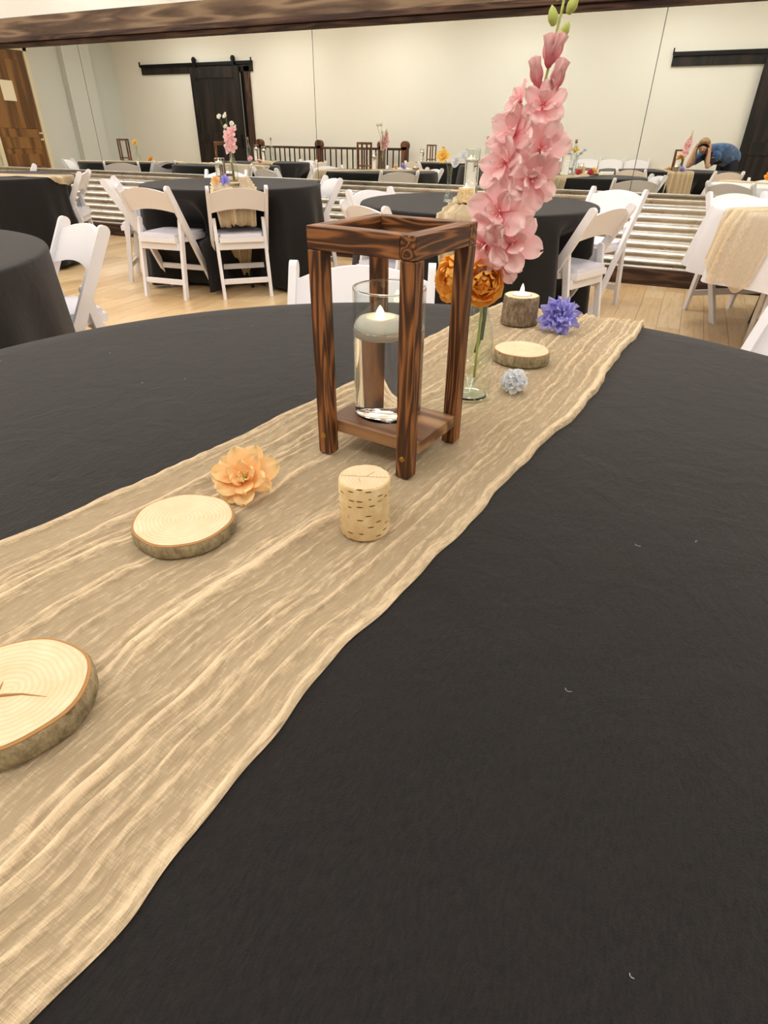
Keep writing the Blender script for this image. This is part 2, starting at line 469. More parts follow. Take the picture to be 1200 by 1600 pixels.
# ------------------------------------------------------------------ doors on the far side of the room
def barn_door(name, x0, x1, tx0, tx1, ztop, label, jamb):
    t = empty(name, ((x0 + x1) / 2, YB, 0)); cx = (x0 + x1) / 2; w = x1 - x0
    tag(t, label, 'door')
    p = obj('door_panel', bx((0, .085, ztop / 2 + .01), (w, .03, ztop - .02), bev=.003), 'black_wood', t)
    for s in (-1, 1):
        obj('stile', bx((s * (w / 2 - .07), .108, ztop / 2 + .01), (.14, .018, ztop - .02), bev=.003), 'black_wood', t)
    for z in (.14, ztop * .45, ztop - .11):
        obj('rail', bx((0, .107, z), (w - .28, .016, .2), bev=.003), 'black_wood', t)
    obj('header_board', bx(((tx0 + tx1) / 2 - cx, .02, ztop + .0), (tx1 - tx0, .04, .2), bev=.003), 'black_wood', t)
    tk = obj('track', bx(((tx0 + tx1) / 2 - cx, .065, ztop + .06), (tx1 - tx0, .012, .045)), 'black_iron', t)
    for s in (-1, 1):
        obj('track_stop', bx(((tx0 + tx1) / 2 - cx + s * (tx1 - tx0) / 2, .07, ztop + .1), (.02, .03, .1)), 'black_iron', t)
        hb = bmesh.new(); box(hb, (s * (w / 2 - .14), .11, ztop - .05), (.055, .012, .42))
        h_ = obj('hanger', hb, 'black_iron', t)
        wb = bmesh.new(); lathe(wb, [(0, -.012), (.06, -.012), (.06, .012), (0, .012)], 20)
        wh = obj('wheel', wb, 'black_iron', h_); wh.rotation_euler = (pi / 2, 0, 0); wh.location = (s * (w / 2 - .14), .085, ztop + .14)
    if jamb:
        obj('jamb', bx((w / 2 + .17, .02, ztop / 2), (.16, .04, ztop), bev=.003), 'beam_wood_z', t)
        obj('opening_shade_slab', bx((w / 2 + .05, .012, ztop / 2), (.12, .02, ztop - .02)), 'black_iron', t)  # black slab on the solid wall, coloured as the shade of a door gap
    obj('pull_handle', bx((w / 2 - .07, .13, 1.05), (.03, .03, .28), bev=.004), 'black_iron', t)
    return t
barn_door('barn_door', -11.40, -10.0, -12.95, -9.66, 2.50, 'black sliding barn door seen in the mirror behind the pink flower table, beside the railing', True)
barn_door('barn_door', .60, 2.0, -.84, 2.2, 2.36, 'black sliding barn door seen in the mirror behind the person, at the right edge', False)

# brown panelled door on the left wall
t = struct(empty('door_1', (X0, 1.28, 0)))
DW, DH = 1.08, 2.62
obj('door_leaf', bx((.02, 0, DH / 2), (.04, DW, DH), bev=.003), 'door_wood', t)
for (y0, y1, z0, z1) in ((-.44, -.05, 1.22, 2.46), (.05, .44, 1.22, 2.46), (-.44, .44, .84, 1.06), (-.44, .44, .5, .74), (-.44, .44, .12, .4)):
    obj('panel', bx((.045, (y0 + y1) / 2, (z0 + z1) / 2), (.014, y1 - y0, z1 - z0), bev=.006), 'door_wood', t)
fr = bmesh.new()
for s in (-1, 1): box(fr, (.03, s * (DW / 2 + .05), DH / 2 + .05), (.07, .09, DH + .1))
box(fr, (.03, 0, DH + .055), (.07, DW + .2, .09))
obj('door_frame', fr, 'cream_paint', t)
for z in (1.02, 1.14):
    kb = bmesh.new(); lathe(kb, [(0, 0), (.03, 0), (.03, .006), (.012, .01), (.012, .03), (.026, .04), (.026, .055), (0, .062)], 16)
    k = obj('door_knob', kb, 'chrome', t, True); k.rotation_euler = (0, pi / 2, 0); k.location = (.04, -.49, z)
sh = obj('paper_notice', bx((0, 0, 0), (.002, .3, .36)), 'paper'); sh.location = (X0 + .056, 1.33, 1.9)
tag(sh, 'blank cream paper notice taped to the brown panelled door', 'notice')

# railing in front of the back wall
rl = empty('railing', (-7.4, -1.55, 0)); tag(rl, 'dark wooden railing with round-topped posts along the far wall', 'railing')
posts = [-9.43, -7.83, -6.28, -5.73]
for px in posts:
    pb = bmesh.new(); box(pb, (px + 7.4, 0, .5), (.13, .13, 1.0), bev=.006)
    prism(pb, [(px + 7.4 + .085 * cos(a), 1.02 + .085 * sin(a)) for a in np.linspace(0, 2 * pi, 16, False)], -.065, .065, 'y')
    obj('post', pb, 'post_wood', rl)
for z in (.955, .16):
    for a, c in zip(posts, posts[1:]):
        obj('hand_rail' if z > .5 else 'bottom_rail', bx(((a + c) / 2 + 7.4, 0, z), (c - a - .13, .07, .045), bev=.004), 'beam_wood_x', rl)
bal = None
for a, c in zip(posts, posts[1:]):
    k = max(2, round((c - a) / .135)); 
    for i in range(1, k):
        xx = a + (c - a) * i / k + 7.4
        if bal is None: bal = obj('baluster', bx((0, 0, .555), (.022, .022, .77)), 'black_iron', rl); bal.location.x = xx
        else:
            o = bal.copy(); COL.objects.link(o); o.parent = rl; o.location.x = xx

# ------------------------------------------------------------------ folding chairs
SL = -.5605  # slope of the long legs
def ly_(z): return .19 + SL * z
def chair_proto():
    t = empty('folding_chair')
    cs, sn = cos(atan2(-SL, 1)), sin(atan2(-SL, 1))     # along-member direction (0,-sn,cs)
    for s in (-1, 1):                                     # long legs that end in the back posts
        w = .024; poly = []
        ny, nz_ = cs, sn                                  # normal in yz plane
        a0 = (ly_(0) - w / cs, 0); a1 = (ly_(0) + w / cs, 0)
        zt = .765; yt = ly_(zt)
        poly = [a0, a1]
        for k in range(9):
            an = -pi / 2 + pi * k / 8
            # semicircle cap around the top
            du = cos(an) * w; dn = -sin(an) * w
            poly.append((yt - sn * du + ny * dn, zt + cs * du + nz_ * dn))
        b_ = bmesh.new(); prism(b_, poly, s * .21 - .0115, s * .21 + .0115)
        es = [e for e in b_.edges if len(e.link_faces) == 2 and e.calc_face_angle(0) > 1.2]
        bmesh.ops.bevel(b_, geom=es, offset=.003, segments=1, affect='EDGES')
        obj('leg', b_, 'white_resin', t)
    for s in (-1, 1):                                     # short rear legs
        zt = .55; y0, y1 = -.195, ly_(zt) + .006; w = .018
        d = Vector((y1 - y0, zt)).normalized(); nn = Vector((d.y, -d.x))
        poly = [(y0 - w / d.y, 0), (y0 + w / d.y, 0)]
        for k in range(7):
            an = -pi / 2 + pi * k / 6
            poly.append((y1 + d.x * cos(an) * w - nn.x * sin(an) * w, zt + d.y * cos(an) * w - nn.y * sin(an) * w))
        b_ = bmesh.new(); prism(b_, poly, s * .184 - .012, s * .184 + .012)
        es = [e for e in b_.edges if len(e.link_faces) == 2 and e.calc_face_angle(0) > 1.2]
        bmesh.ops.bevel(b_, geom=es, offset=.003, segments=1, affect='EDGES')
        obj('leg', b_, 'white_resin', t)
    # arched back panel
    V = []; Fc = []; nx = 13
    for i in range(nx):
        x_ = -.199 + .398 * i / (nx - 1); q = 1 - (x_ / .199) ** 2
        zt = .738 + .036 * q; zb = .605 + .028 * q
        for z_ in (zb, zt):
            for th in (-.009, .009):
                V.append((x_, ly_(z_) - .018 * q + th, z_))
    for i in range(nx - 1):
        a = 4 * i; c = a + 4
        Fc += [(a, c, c + 2, a + 2), (a + 1, a + 3, c + 3, c + 1), (a, a + 1, c + 1, c), (a + 2, c + 2, c + 3, a + 3)]
    Fc += [(0, 2, 3, 1), (4 * nx - 4, 4 * nx - 3, 4 * nx - 1, 4 * nx - 2)]
    o = obj('backrest', (V, [], Fc), 'white_resin', t); smooth_auto(o)
    # seat and pad
    def seat_poly(d):
        P = [(.165 - d, -.19 + d), (.165 - d, -.10), (.196 - d, -.085), (.196 - d, .15)]
        for k in range(5):
            a = pi / 2 * k / 4; P.append((.156 - d + .04 * cos(a), .16 - d + .04 * sin(a)))
        return P + [(-x_, y_) for x_, y_ in P[::-1]]
    b_ = bmesh.new(); prism(b_, seat_poly(0), .405, .440, 'z'); obj('seat', b_, 'white_resin', t)
    b_ = bmesh.new(); prism(b_, seat_poly(.012), .441, .462, 'z')
    es = [e for e in b_.edges if len(e.link_faces) == 2 and e.calc_face_angle(0) > 1.2 and all(v.co.z > .46 for v in e.verts)]
    bmesh.ops.bevel(b_, geom=es, offset=.009, segments=3, affect='EDGES')
    smooth_auto(obj('seat_pad', b_, 'white_vinyl', t), 50)
    obj('rear_rail', bx((0, -.158, .378), (.343, .02, .052), bev=.003), 'white_resin', t)
    obj('stretcher', bx((0, -.178, .125), (.343, .018, .04), bev=.003), 'white_resin', t)
    obj('stretcher', bx((0, ly_(.19), .19), (.396, .02, .04), bev=.003), 'white_resin', t)
    return t
chair0 = chair_proto(); chair_used = [False]
def put_chair(mx, my, fx_, fy_, label, group='white folding chairs around the tables', folded=False):
    """mx,my: where the top of the back stands; (fx_,fy_) the way the chair faces"""
    l = hypot(fx_, fy_); fx_ /= l; fy_ /= l
    if chair_used[0]: o = copy_tree(chair0)
    else: o = chair0; chair_used[0] = True
    o.location = (mx + .25 * fx_, my + .25 * fy_, 0.001)
    o.rotation_euler = (0, 0, atan2(-fx_, fy_))
    tag(o, label, 'chair', group)
    return (o.location.x, o.location.y, fx_, fy_)

CH = {}
CH['C1'] = put_chair(-2.98, 3.89, -.69, .72, 'white folding chair with runner hanging onto its seat, by the pink flower table')
CH['C2'] = put_chair(-3.58, 3.57, -.10, .99, 'white folding chair seen from behind, left of the one the runner hangs onto')
CH['C3'] = put_chair(-4.44, 4.07, .81, .58, 'white folding chair at left side of the pink flower table, nearly edge-on')
CH['C4'] = put_chair(-2.90, 5.18, -.68, -.73, 'white folding chair at far right of the pink flower table, before the shiny metal')
CH['C5'] = put_chair(-4.38, 5.58, .33, -.94, 'white folding chair behind the pink flower table, backed against the mirror wall')
CH['B6'] = put_chair(-5.42, 4.72, -.8, -.6, 'white folding chair edge-on at right of the farthest left table')
CH['B7'] = put_chair(-6.83, 5.28, -.61, -.79, 'white folding chair behind the farthest left table, below the brown door reflection')
CH['A8'] = put_chair(-2.35, 1.98, -.34, -.94, 'white folding chair at the black table cut off by the left edge')
CH['N9'] = put_chair(-.85, 1.68, .35, -.94, 'white folding chair right behind the wooden lantern, facing the near table')
CH['D10'] = put_chair(-2.07, 4.20, .93, -.30, 'white folding chair facing right, left of the table with yellow and blue flowers')
CH['D11'] = put_chair(-1.64, 3.24, .5, .87, 'white folding chair mostly hidden behind the lantern top')
CH['D12'] = put_chair(-.36, 3.80, -.93, .38, 'white folding chair seen from behind, its back toward the purple flower')
CH['D13'] = put_chair(-.48, 5.16, -.40, -.91, 'white folding chair before the bright metal stripes, right of the round black table')
CH['E14'] = put_chair(.29, 5.26, .55, -.83, 'white folding chair behind the white cloth table, against the metal wainscot')
CH['E15'] = put_chair(.72, 3.93, .08, 1, 'white folding chair cut off by the right edge, before the white cloth table')

CH['G1'] = put_chair(-6.95, 4.35, -1, .0, 'white folding chair at the right of the lantern table in the mirror')
CH['G2'] = put_chair(-8.45, 4.75, .8, -.5, 'white folding chair at the far left in the mirror, beside the brown door')
CH['N2'] = put_chair(.42, 1.52, -.55, -.83, 'white folding chair in the mirror between the person and the white cloth table')
CH['H1'] = put_chair(-5.62, 2.2, -1, .1, 'white folding chair in the mirror right of the bottle table')
CH['H2'] = put_chair(-6.3, 1.45, -.3, .95, 'white folding chair in the mirror behind the bottle table')
CH['F1'] = put_chair(-4.75, .42, .5, -.8, 'white folding chair in the mirror before the lantern by the railing')

# folded chairs leaning on the back wall
def folded_proto():
    t = empty('folded_chair')
    for s in (-1, 1):
        obj('leg', bx((s * .21, 0, .45), (.023, .045, .90), bev=.005), 'white_resin', t)
        obj('leg', bx((s * .184, -.004, .33), (.024, .036, .64), bev=.004), 'white_resin', t)
    V = []; Fc = []; nx = 13
    for i in range(nx):
        x_ = -.199 + .398 * i / (nx - 1); q = 1 - (x_ / .199) ** 2
        for z_ in (.70 + .028 * q, .845 + .036 * q):
            for th in (-.009, .009): V.append((x_, th - .018 * q, z_))
    for i in range(nx - 1):
        a = 4 * i; c = a + 4
        Fc += [(a, c, c + 2, a + 2), (a + 1, a + 3, c + 3, c + 1), (a, a + 1, c + 1, c), (a + 2, c + 2, c + 3, a + 3)]
    Fc += [(0, 2, 3, 1), (4 * nx - 4, 4 * nx - 3, 4 * nx - 1, 4 * nx - 2)]
    smooth_auto(obj('backrest', (V, [], Fc), 'white_resin', t))
    obj('seat', bx((0, .006, .48), (.335, .03, .37), bev=.008), 'white_resin', t)
    obj('seat_pad', bx((0, .03, .49), (.31, .018, .33), bev=.007), 'white_vinyl', t)
    obj('stretcher', bx((0, 0, .12), (.34, .018, .04), bev=.003), 'white_resin', t)
    obj('stretcher', bx((0, .01, .2), (.396, .02, .04), bev=.003), 'white_resin', t)
    return t
f0 = folded_proto()
for i, (fx0, lb_) in enumerate(((-2.45, 'leftmost folded white chair of the row leaning on the far wall'), (-1.98, 'second folded white chair from the left leaning on the far wall'), (-1.52, 'third folded white chair from the left leaning on the far wall'), (-1.06, 'rightmost folded white chair of the row leaning on the far wall'))):
    o = f0 if i == 0 else copy_tree(f0)
    o.location = (fx0, YB + .25, .001); o.rotation_euler = (radians(12), 0, 0)
    tag(o, lb_, 'chair', 'folded chairs along the far wall')

# ------------------------------------------------------------------ tables, cloths, runners
TOPZ = .755
def cloth_fn(R, drop, seed, chairs=(), c=(0, 0), amp=.022, flare=.05):
    rg = random.Random(seed); ks = [(rg.randint(5, 9), rg.uniform(0, 6.28), 1.0), (rg.randint(11, 16), rg.uniform(0, 6.28), .8), (rg.randint(19, 27), rg.uniform(0, 6.28), .45)]
    dents = []
    for (ox, oy, fx_, fy_) in chairs:
        # foremost point of the chair and its side axis, relative to the table
        dents.append((ox - c[0], oy - c[1], fx_, fy_))
    def rad(th, t):           # t: 0 edge .. 1 hem
        z = TOPZ - .012 - drop * t
        f = sum(a * sin(k * th + p) for k, p, a in ks)
        r = R + .004 + t ** .8 * (flare + amp * f)
        ct, st = cos(th), sin(th)
        for (dx, dy, fx_, fy_) in dents:
            front = .215 if z > .40 else max(.19 + SL * z, -.2) + .04
            lx = fy_ * (r * ct - dx) - fx_ * (r * st - dy)
            if abs(lx) > .34: continue
            # distance along the ray at which the chair's front plane is crossed
            den = ct * fx_ + st * fy_
            if den > -.15: continue
            rc = ((dx + fx_ * front) * fx_ + (dy + fy_ * front) * fy_) / den - .02
            if rc >= r: continue
            k_ = (1 - smoothstep(.22, .34, abs(lx))) * smoothstep(TOPZ - .03, .50, z)
            r = r + (rc - r) * k_
        return r
    return rad
def cloth(name, c, R, drop, mt, seed, label, chairs=(), amp=.030, flare=.05, nth=160, group=None):
    rad = cloth_fn(R, drop, seed, chairs, c, amp, flare)
    V = [(0, 0, TOPZ)]; Fc = []; rings = []
    ths = [2 * pi * k / nth for k in range(nth)]
    for fr in (.2, .4, .6, .8, .93):
        rings.append(len(V)); V += [(fr * R * cos(a), fr * R * sin(a), TOPZ) for a in ths]
    for r_, dz in ((R - .012, 0), (R - .004, -.0025), (R, -.006), (R + .003, -.012)):
        rings.append(len(V)); V += [(r_ * cos(a), r_ * sin(a), TOPZ + dz) for a in ths]
    for i in range(1, 21):
        t = i / 20; rings.append(len(V))
        z = TOPZ - .012 - drop * t
        V += [(rad(a, t) * cos(a), rad(a, t) * sin(a), z) for a in ths]
    for k in range(nth): Fc.append((0, rings[0] + k, rings[0] + (k + 1) % nth))
    for a, b_ in zip(rings, rings[1:]):
        for k in range(nth): k2 = (k + 1) % nth; Fc.append((a + k, b_ + k, b_ + k2, a + k2))
    o = obj(name, (V, [], Fc), mt, None, True); o.location = (c[0], c[1], 0)
    tag(o, label, 'tablecloth', group)
    return rad
def table(c, R, label, fold=False):
    t = empty('round_table', (c[0], c[1], 0)); tag(t, label, 'table')
    b_ = bmesh.new(); lathe(b_, [(0, .71), (R - .012, .71), (R - .004, .718), (R - .004, .742), (R - .012, .749), (0, .749)], 64); obj('table_top', b_, 'table_top', t)
    for sx_ in (-1, 1):
        for sy_ in (-1, 1):
            b_ = bmesh.new(); tube(b_, [(sx_ * .26, sy_ * .2, .71), (sx_ * .3, sy_ * .27, 0.001)], .014, 8); obj('leg', b_, 'dark_steel', t)
    return t

def runner(name, c, R, d, w, seed, label, hang, nu=44, nv=90, rad=None, hangs=(True, True), amp=.006, drop=.70):
    """straight gauze runner over a round table, hanging down past the edge"""
    rg = random.Random(seed); dx, dy = Vector(d).normalized(); px, py = -dy, dx
    rid = [(rg.uniform(-.5, .5), rg.uniform(.01, .04), rg.uniform(.3, 1), rg.uniform(0, 6.28), rg.uniform(1, 4)) for _ in range(26)]
    V = []; D = []; UV = []; Fc = []
    rows = []
    nd = 16
    for i in range(-nd, nv + nd + 1):
        if i < 0 and not hangs[0]: continue
        if i > nv and not hangs[1]: continue
        rows.append(i)
    for i in rows:
        for j in range(nu + 1):
            u = j / nu - .5
            v = min(max(i / nv, 0), 1)
            edge_w = .012 * sin(9 * v * pi + u * 5 + seed) * abs(u) * 2
            hd = (-i if i < 0 else i - nv if i > nv else 0) / nd
            wl_ = u * (w * (1 - .28 * hd) + edge_w)
            se = sqrt(max(R * R - wl_ * wl_, .01)) + .004
            s = -se + 2 * se * v
            h = 0
            for (ui, sg, a, ph, fq) in rid:
                q = (u - ui - .03 * sin(fq * v * 3 + ph)) / sg
                if abs(q) < 3: h += a * exp(-q * q) * (.6 + .4 * sin(fq * 5 * v + ph * 2))
            h = min(h, 2.2)
            if hd == 0:
                x_ = dx * s + px * wl_; y_ = dy * s + py * wl_; z_ = TOPZ + .003 + amp * h
                if v < .02 or v > .98: z_ -= 0.0
            else:
                dirn = -1 if i < 0 else 1
                L = hang * (1 + .05 * sin(j * .35 + seed) + .30 * u - .5 * max(0, abs(u - .1) - .15)) * hd
                z_ = TOPZ + .002 - L
                th = atan2(dy * se * dirn + py * wl_, dx * se * dirn + px * wl_)
                rr = R + .012
                if rad is not None and L < .7: rr = max(rad(th, min(1, max(0, (L - .01) / drop))), R - .05 if z_ > .5 else 0) + .014
                rr += amp * 2.2 * h * min(1, hd * 5)
                x_ = rr * cos(th); y_ = rr * sin(th)
            V.append((x_, y_, z_)); D.append(.5 + .25 * min(h, 2) + (.25 if abs(u) > .47 else 0)); UV.append((u * w, s if hd == 0 else s + hd * hang, 0))
    W_ = nu + 1
    for i in range(len(rows) - 1):
        for j in range(nu): Fc.append((i * W_ + j, i * W_ + j + 1, (i + 1) * W_ + j + 1, (i + 1) * W_ + j))
    o = obj(name, (V, [], Fc), 'gauze', None, True); o.location = (c[0], c[1], 0)
    gauze_attrs(o.data, D, UV)
    tag(o, label, 'table runner')
    return o
def gauze_attrs(me, D, UV):
    a = me.attributes.new('dens', 'FLOAT', 'POINT'); a.data.foreach_set('value', np.asarray(D, dtype=np.float32))
    a = me.attributes.new('wuv', 'FLOAT_VECTOR', 'POINT'); a.data.foreach_set('vector', np.asarray(UV, dtype=np.float32).ravel())

TN, TA, TB, TC, TD, TE = (-.262, .561), (-2.71, .90), (-6.02, 4.14), (-3.50, 4.51), (-1.20, 3.98), (.90, 4.62)
TF, TG, TH = (-4.3, -.40), (-7.68, 4.25), (-6.6, 2.35)
RN, RS = .912, .735
table(TN, RN, 'near round table under the black cloth and gauze runner')
table(TA, RN, 'round table under the black cloth cut off by the left edge')
table(TB, RS, 'farthest left round table under black cloth')
table(TC, RS, 'round table with pink and white flowers under black cloth')
table(TD, RS, 'round table with yellow and blue flowers under black cloth')
table(TE, .75, 'round folding table with dark legs under the short white cloth')
table(TF, RS, 'round table seen only in the mirror, before the railing')
table(TH, RS, 'round table with bottles seen only in the mirror, before the barn door')
table(TG, RS, 'round table with lantern seen only in the mirror, before the pale left wall')
cloth('tablecloth', TN, RN, .60, 'black_cloth', 1, 'black cloth on the near table filling the foreground', [CH['N9'], CH['N2']], nth=256)
cloth('tablecloth', TA, RN, .70, 'black_cloth', 2, 'black cloth on the bare table cut off by the left edge', [CH['A8']])
radB = cloth('tablecloth', TB, RS, .70, 'black_cloth', 3, 'black floor-length cloth on the farthest left table', [CH['B6']])
radC = cloth('tablecloth', TC, RS, .71, 'black_cloth', 4, 'black floor-length cloth on the table with pink and white flowers', [CH[k] for k in ('C1', 'C2', 'C3', 'C4', 'C5')])
radD = cloth('tablecloth', TD, RS, .70, 'black_cloth', 5, 'black floor-length cloth on the table with yellow and blue flowers', [CH[k] for k in ('D10', 'D11', 'D12', 'D13')])
radE = cloth('tablecloth', TE, .755, .36, 'white_cloth', 6, 'white short tablecloth on the table at the right edge', (), amp=.03, flare=.06)
radF = cloth('tablecloth', TF, RS, .70, 'black_cloth', 7, 'black cloth on the mirrored table before the railing', [CH['F1']])
radH = cloth('tablecloth', TH, RS, .70, 'black_cloth', 9, 'black cloth on the mirrored bottle table before the barn door', [CH['H1'], CH['H2']])
radG = cloth('tablecloth', TG, RS, .70, 'black_cloth', 8, 'black cloth on the mirrored table before the pale left wall', [CH['G1'], CH['G2'], CH['B7']])
runner('table_runner', TH, RS, (.5, .86), .34, 17, 'gauze runner on the mirrored bottle table', .45, rad=radH)
runner('table_runner', TB, RS, (.95, .31), .40, 11, 'gauze runner on the farthest left table', .07, rad=radB)
runner('table_runner', TC, RS, (.62, -.78), .34, 12, 'gauze runner falling onto the chair seat at the pink flower table', .62, rad=radC)
runner('table_runner', TD, RS, (.24, -.97), .34, 13, 'gauze runner on the table with yellow and blue flowers', .5, rad=radD)
runner('table_runner', TE, .76, (-.75, -.66), .42, 14, 'gauze runner hanging in a point over the white tablecloth', .36, rad=radE, drop=.36)
runner('table_runner', TF, RS, (1, -.2), .34, 15, 'gauze runner on the mirrored table before the railing', .45, rad=radF)
runner('table_runner', TG, RS, (.9, -.5), .34, 16, 'gauze runner on the mirrored table before the pale left wall', .45, rad=radG)

# ---- the near runner
NR = [(-.262, .561)]
ITEMS = [(-.402, .370, .056), (-.357, .138, .06), (-.216, 1.078, .055), (-.2325, .457, .03), (-.289, .649, .095), (-.25, .8635, .038), (-.284, 1.332, .045), (-.193, 1.31, .03), (-.19, .92, .025), (-.392, .462, .035)]
def near_runner():
    rg = np.random.RandomState(5)
    ye = np.array([-.40, -.2, .015, .074, .122, .175, .296, .52, .737, .868, 1.1, 1.429, 1.6]); xe = np.array([-.215, -.208, -.198, -.186, -.182, -.178, -.167, -.138, -.1, -.079, -.055, -.029, -.02])
    yl = np.array([-.40, -.1, .1, .277, .416, .584, .744, .921, 1.132, 1.228, 1.303, 1.45, 1.6]); xl = np.array([-.66, -.635, -.60, -.567, -.53, -.486, -.467, -.432, -.418, -.41, -.405, -.369, -.35])
    nu, nv, nd = 210, 520, 60
    u = np.linspace(0, 1, nu + 1)
    # ridge field over (u, v)
    rid = []
    for k in range(11): rid.append((rg.uniform(0, 1), rg.uniform(.022, .05), rg.uniform(.5, 1.0), rg.uniform(0, 6.28, 4), rg.uniform(.4, 1.2, 2), 1.5))
    for k in range(34): rid.append((rg.uniform(0, 1), rg.uniform(.006, .012), rg.uniform(.5, 1.1), rg.uniform(0, 6.28, 4), rg.uniform(.5, 1.6, 2), 2.6))
    for k in range(120): rid.append((rg.uniform(0, 1), rg.uniform(.0028, .0055), rg.uniform(.15, .45), rg.uniform(0, 6.28, 4), rg.uniform(.8, 4, 2), 1.6))
    def field(uu, s):
        h = np.zeros_like(uu); c = np.zeros_like(uu)
        for (ui, sg, a, ph, fq, asy) in rid:
            cen = ui + .016 * np.sin(fq[0] * s * 3 + ph[0]) + .006 * np.sin(fq[1] * s * 10 + ph[1])
            q = (uu - cen) / sg
            env = np.clip(.5 + .8 * np.sin(fq[1] * s * 3.5 + ph[2]), 0, 1.2)
            g = a * env * np.exp(-(np.where(q < 0, asy, 1.0) * q) ** 2)
            h += g * (.5 + sg * 25); c += g * (.25 if sg > .02 else 1.0)
        # short cross crinkles between the folds
        cr = np.sin(s * 160 + 9 * np.sin(uu * 21) + 5 * np.sin(s * 13)) * np.sin(uu * 47 + 3 * np.sin(s * 9))
        return h + .10 * cr, c
    rows = np.arange(-nd, nv + nd + 1)
    V = []; D = []; UV = []
    cx, cy = TN; R = RN + .006
    P = {}
    for i in rows:
        v = min(max(i / nv, 0), 1)
        hd = (-i if i < 0 else i - nv if i > nv else 0) / nd
        y0 = cy - R + 2 * R * v
        for _ in range(4):
            yy = np.full(nu + 1, y0) if _ == 0 else yy
            xr = np.interp(yy, ye, xe); xll = np.interp(yy, yl, xl)
            s_ = yy
            wav = .004 * np.sin(yy * 14 + 1) + .0018 * np.sin(yy * 39) + .0008 * np.sin(yy * 90 + 2)
            wav2 = .005 * np.sin(yy * 13 + 3) + .0018 * np.sin(yy * 43 + 1)
            xx = xll + wav2 * (1 - u) + (xr + wav - xll - wav2 * (1 - u)) * u
            half = np.sqrt(np.maximum(R * R - (xx - cx) ** 2, .01))
            yy = cy - half + 2 * half * v
        h, den = field(u, yy + 0 * u)
        h = 2.8 * (1 - np.exp(-h / 2.4))
        # raised, rolled selvedge at both long sides
        hem = np.exp(-((u - .988) / .016) ** 2) + .8 * np.exp(-((u - .012) / .016) ** 2)
        msk = np.ones_like(u)
        for (ix, iy, ir) in ITEMS:
            dd = np.hypot(xx - ix, yy - iy); tt = np.clip((dd - ir) / .028, 0, 1); msk = np.minimum(msk, tt * tt * (3 - 2 * tt))
        fine = .0004 * np.sin(u * 900 + 3 * np.sin(yy * 40)) * 0
        hz = .0066 * h + .0022 * hem * (.7 + .3 * np.sin(yy * 33))
        edge = np.minimum(u, 1 - u); fall = np.clip(edge / .006, 0, 1)
        z = TOPZ + .0016 + hz * msk * fall + fine
        if hd > 0:
            dr = -1 if i < 0 else 1
            L = .56 * hd
            ths = np.arctan2(dr * half, xx - cx)
            rr = R + .012 + .006 * h * min(1, hd * 8) + .05 * hd
            rr = np.where(hd < .03, R + .006, rr)
            X = cx + rr * np.cos(ths); Y = cy + rr * np.sin(ths); Z = TOPZ + .001 - L - 0 * u
        else: X, Y, Z = xx, yy, z
        V.append(np.stack([X, Y, Z], 1)); D.append(.50 + .34 * np.minimum(den, 2.) + .28 * np.clip(hem, 0, 1))
        UV.append(np.stack([u * .36, yy + (hd * .5 if i > nv else -hd * .5), 0 * u], 1))
    V = np.concatenate(V); D = np.concatenate(D); UV = np.concatenate(UV)
    W_ = nu + 1; nr = len(rows)
    I, J = np.meshgrid(np.arange(nr - 1), np.arange(nu), indexing='ij'); a = (I * W_ + J).ravel()
    Fc = np.stack([a, a + 1, a + W_ + 1, a + W_], 1)
    me = bpy.data.meshes.new('table_runner')
    me.vertices.add(len(V)); me.vertices.foreach_set('co', V.astype(np.float32).ravel())
    me.loops.add(Fc.size); me.loops.foreach_set('vertex_index', Fc.astype(np.int32).ravel())
    me.polygons.add(len(Fc)); me.polygons.foreach_set('loop_start', np.arange(0, Fc.size, 4, dtype=np.int32)); me.polygons.foreach_set('loop_total', np.full(len(Fc), 4, dtype=np.int32))
    me.update(); me.validate(); me.shade_smooth()
    gauze_attrs(me, D, UV)
    me.materials.append(MATS['gauze'])
    o = bpy.data.objects.new('table_runner', me); COL.objects.link(o)
    tag(o, 'crinkled cream gauze runner across the near black table', 'table runner')
near_runner()
ZT = TOPZ + .0035            # where things stand on the runner

# lint on the near cloth
lb = bmesh.new(); rg = random.Random(9)
for k in range(60):
    a = rg.uniform(0, 6.28); r_ = sqrt(rg.random()) * .85
    x_, y_ = TN[0] + r_ * cos(a), TN[1] + r_ * sin(a)
    if x_ < -.0 and not (x_ < -.7): continue
    b0 = rg.uniform(0, 6.28); L = rg.uniform(.002, .006)
    tube(lb, [(x_ + L * t * cos(b0 + t * 1.5), y_ + L * t * sin(b0 + t * 1.5), TOPZ + .0008) for t in (0, .33, .66, 1)], .00022, 4)
lt = obj('lint', lb, 'lint'); tag(lt, 'tiny pale lint fibres scattered on the near black cloth', 'lint', kind='stuff')

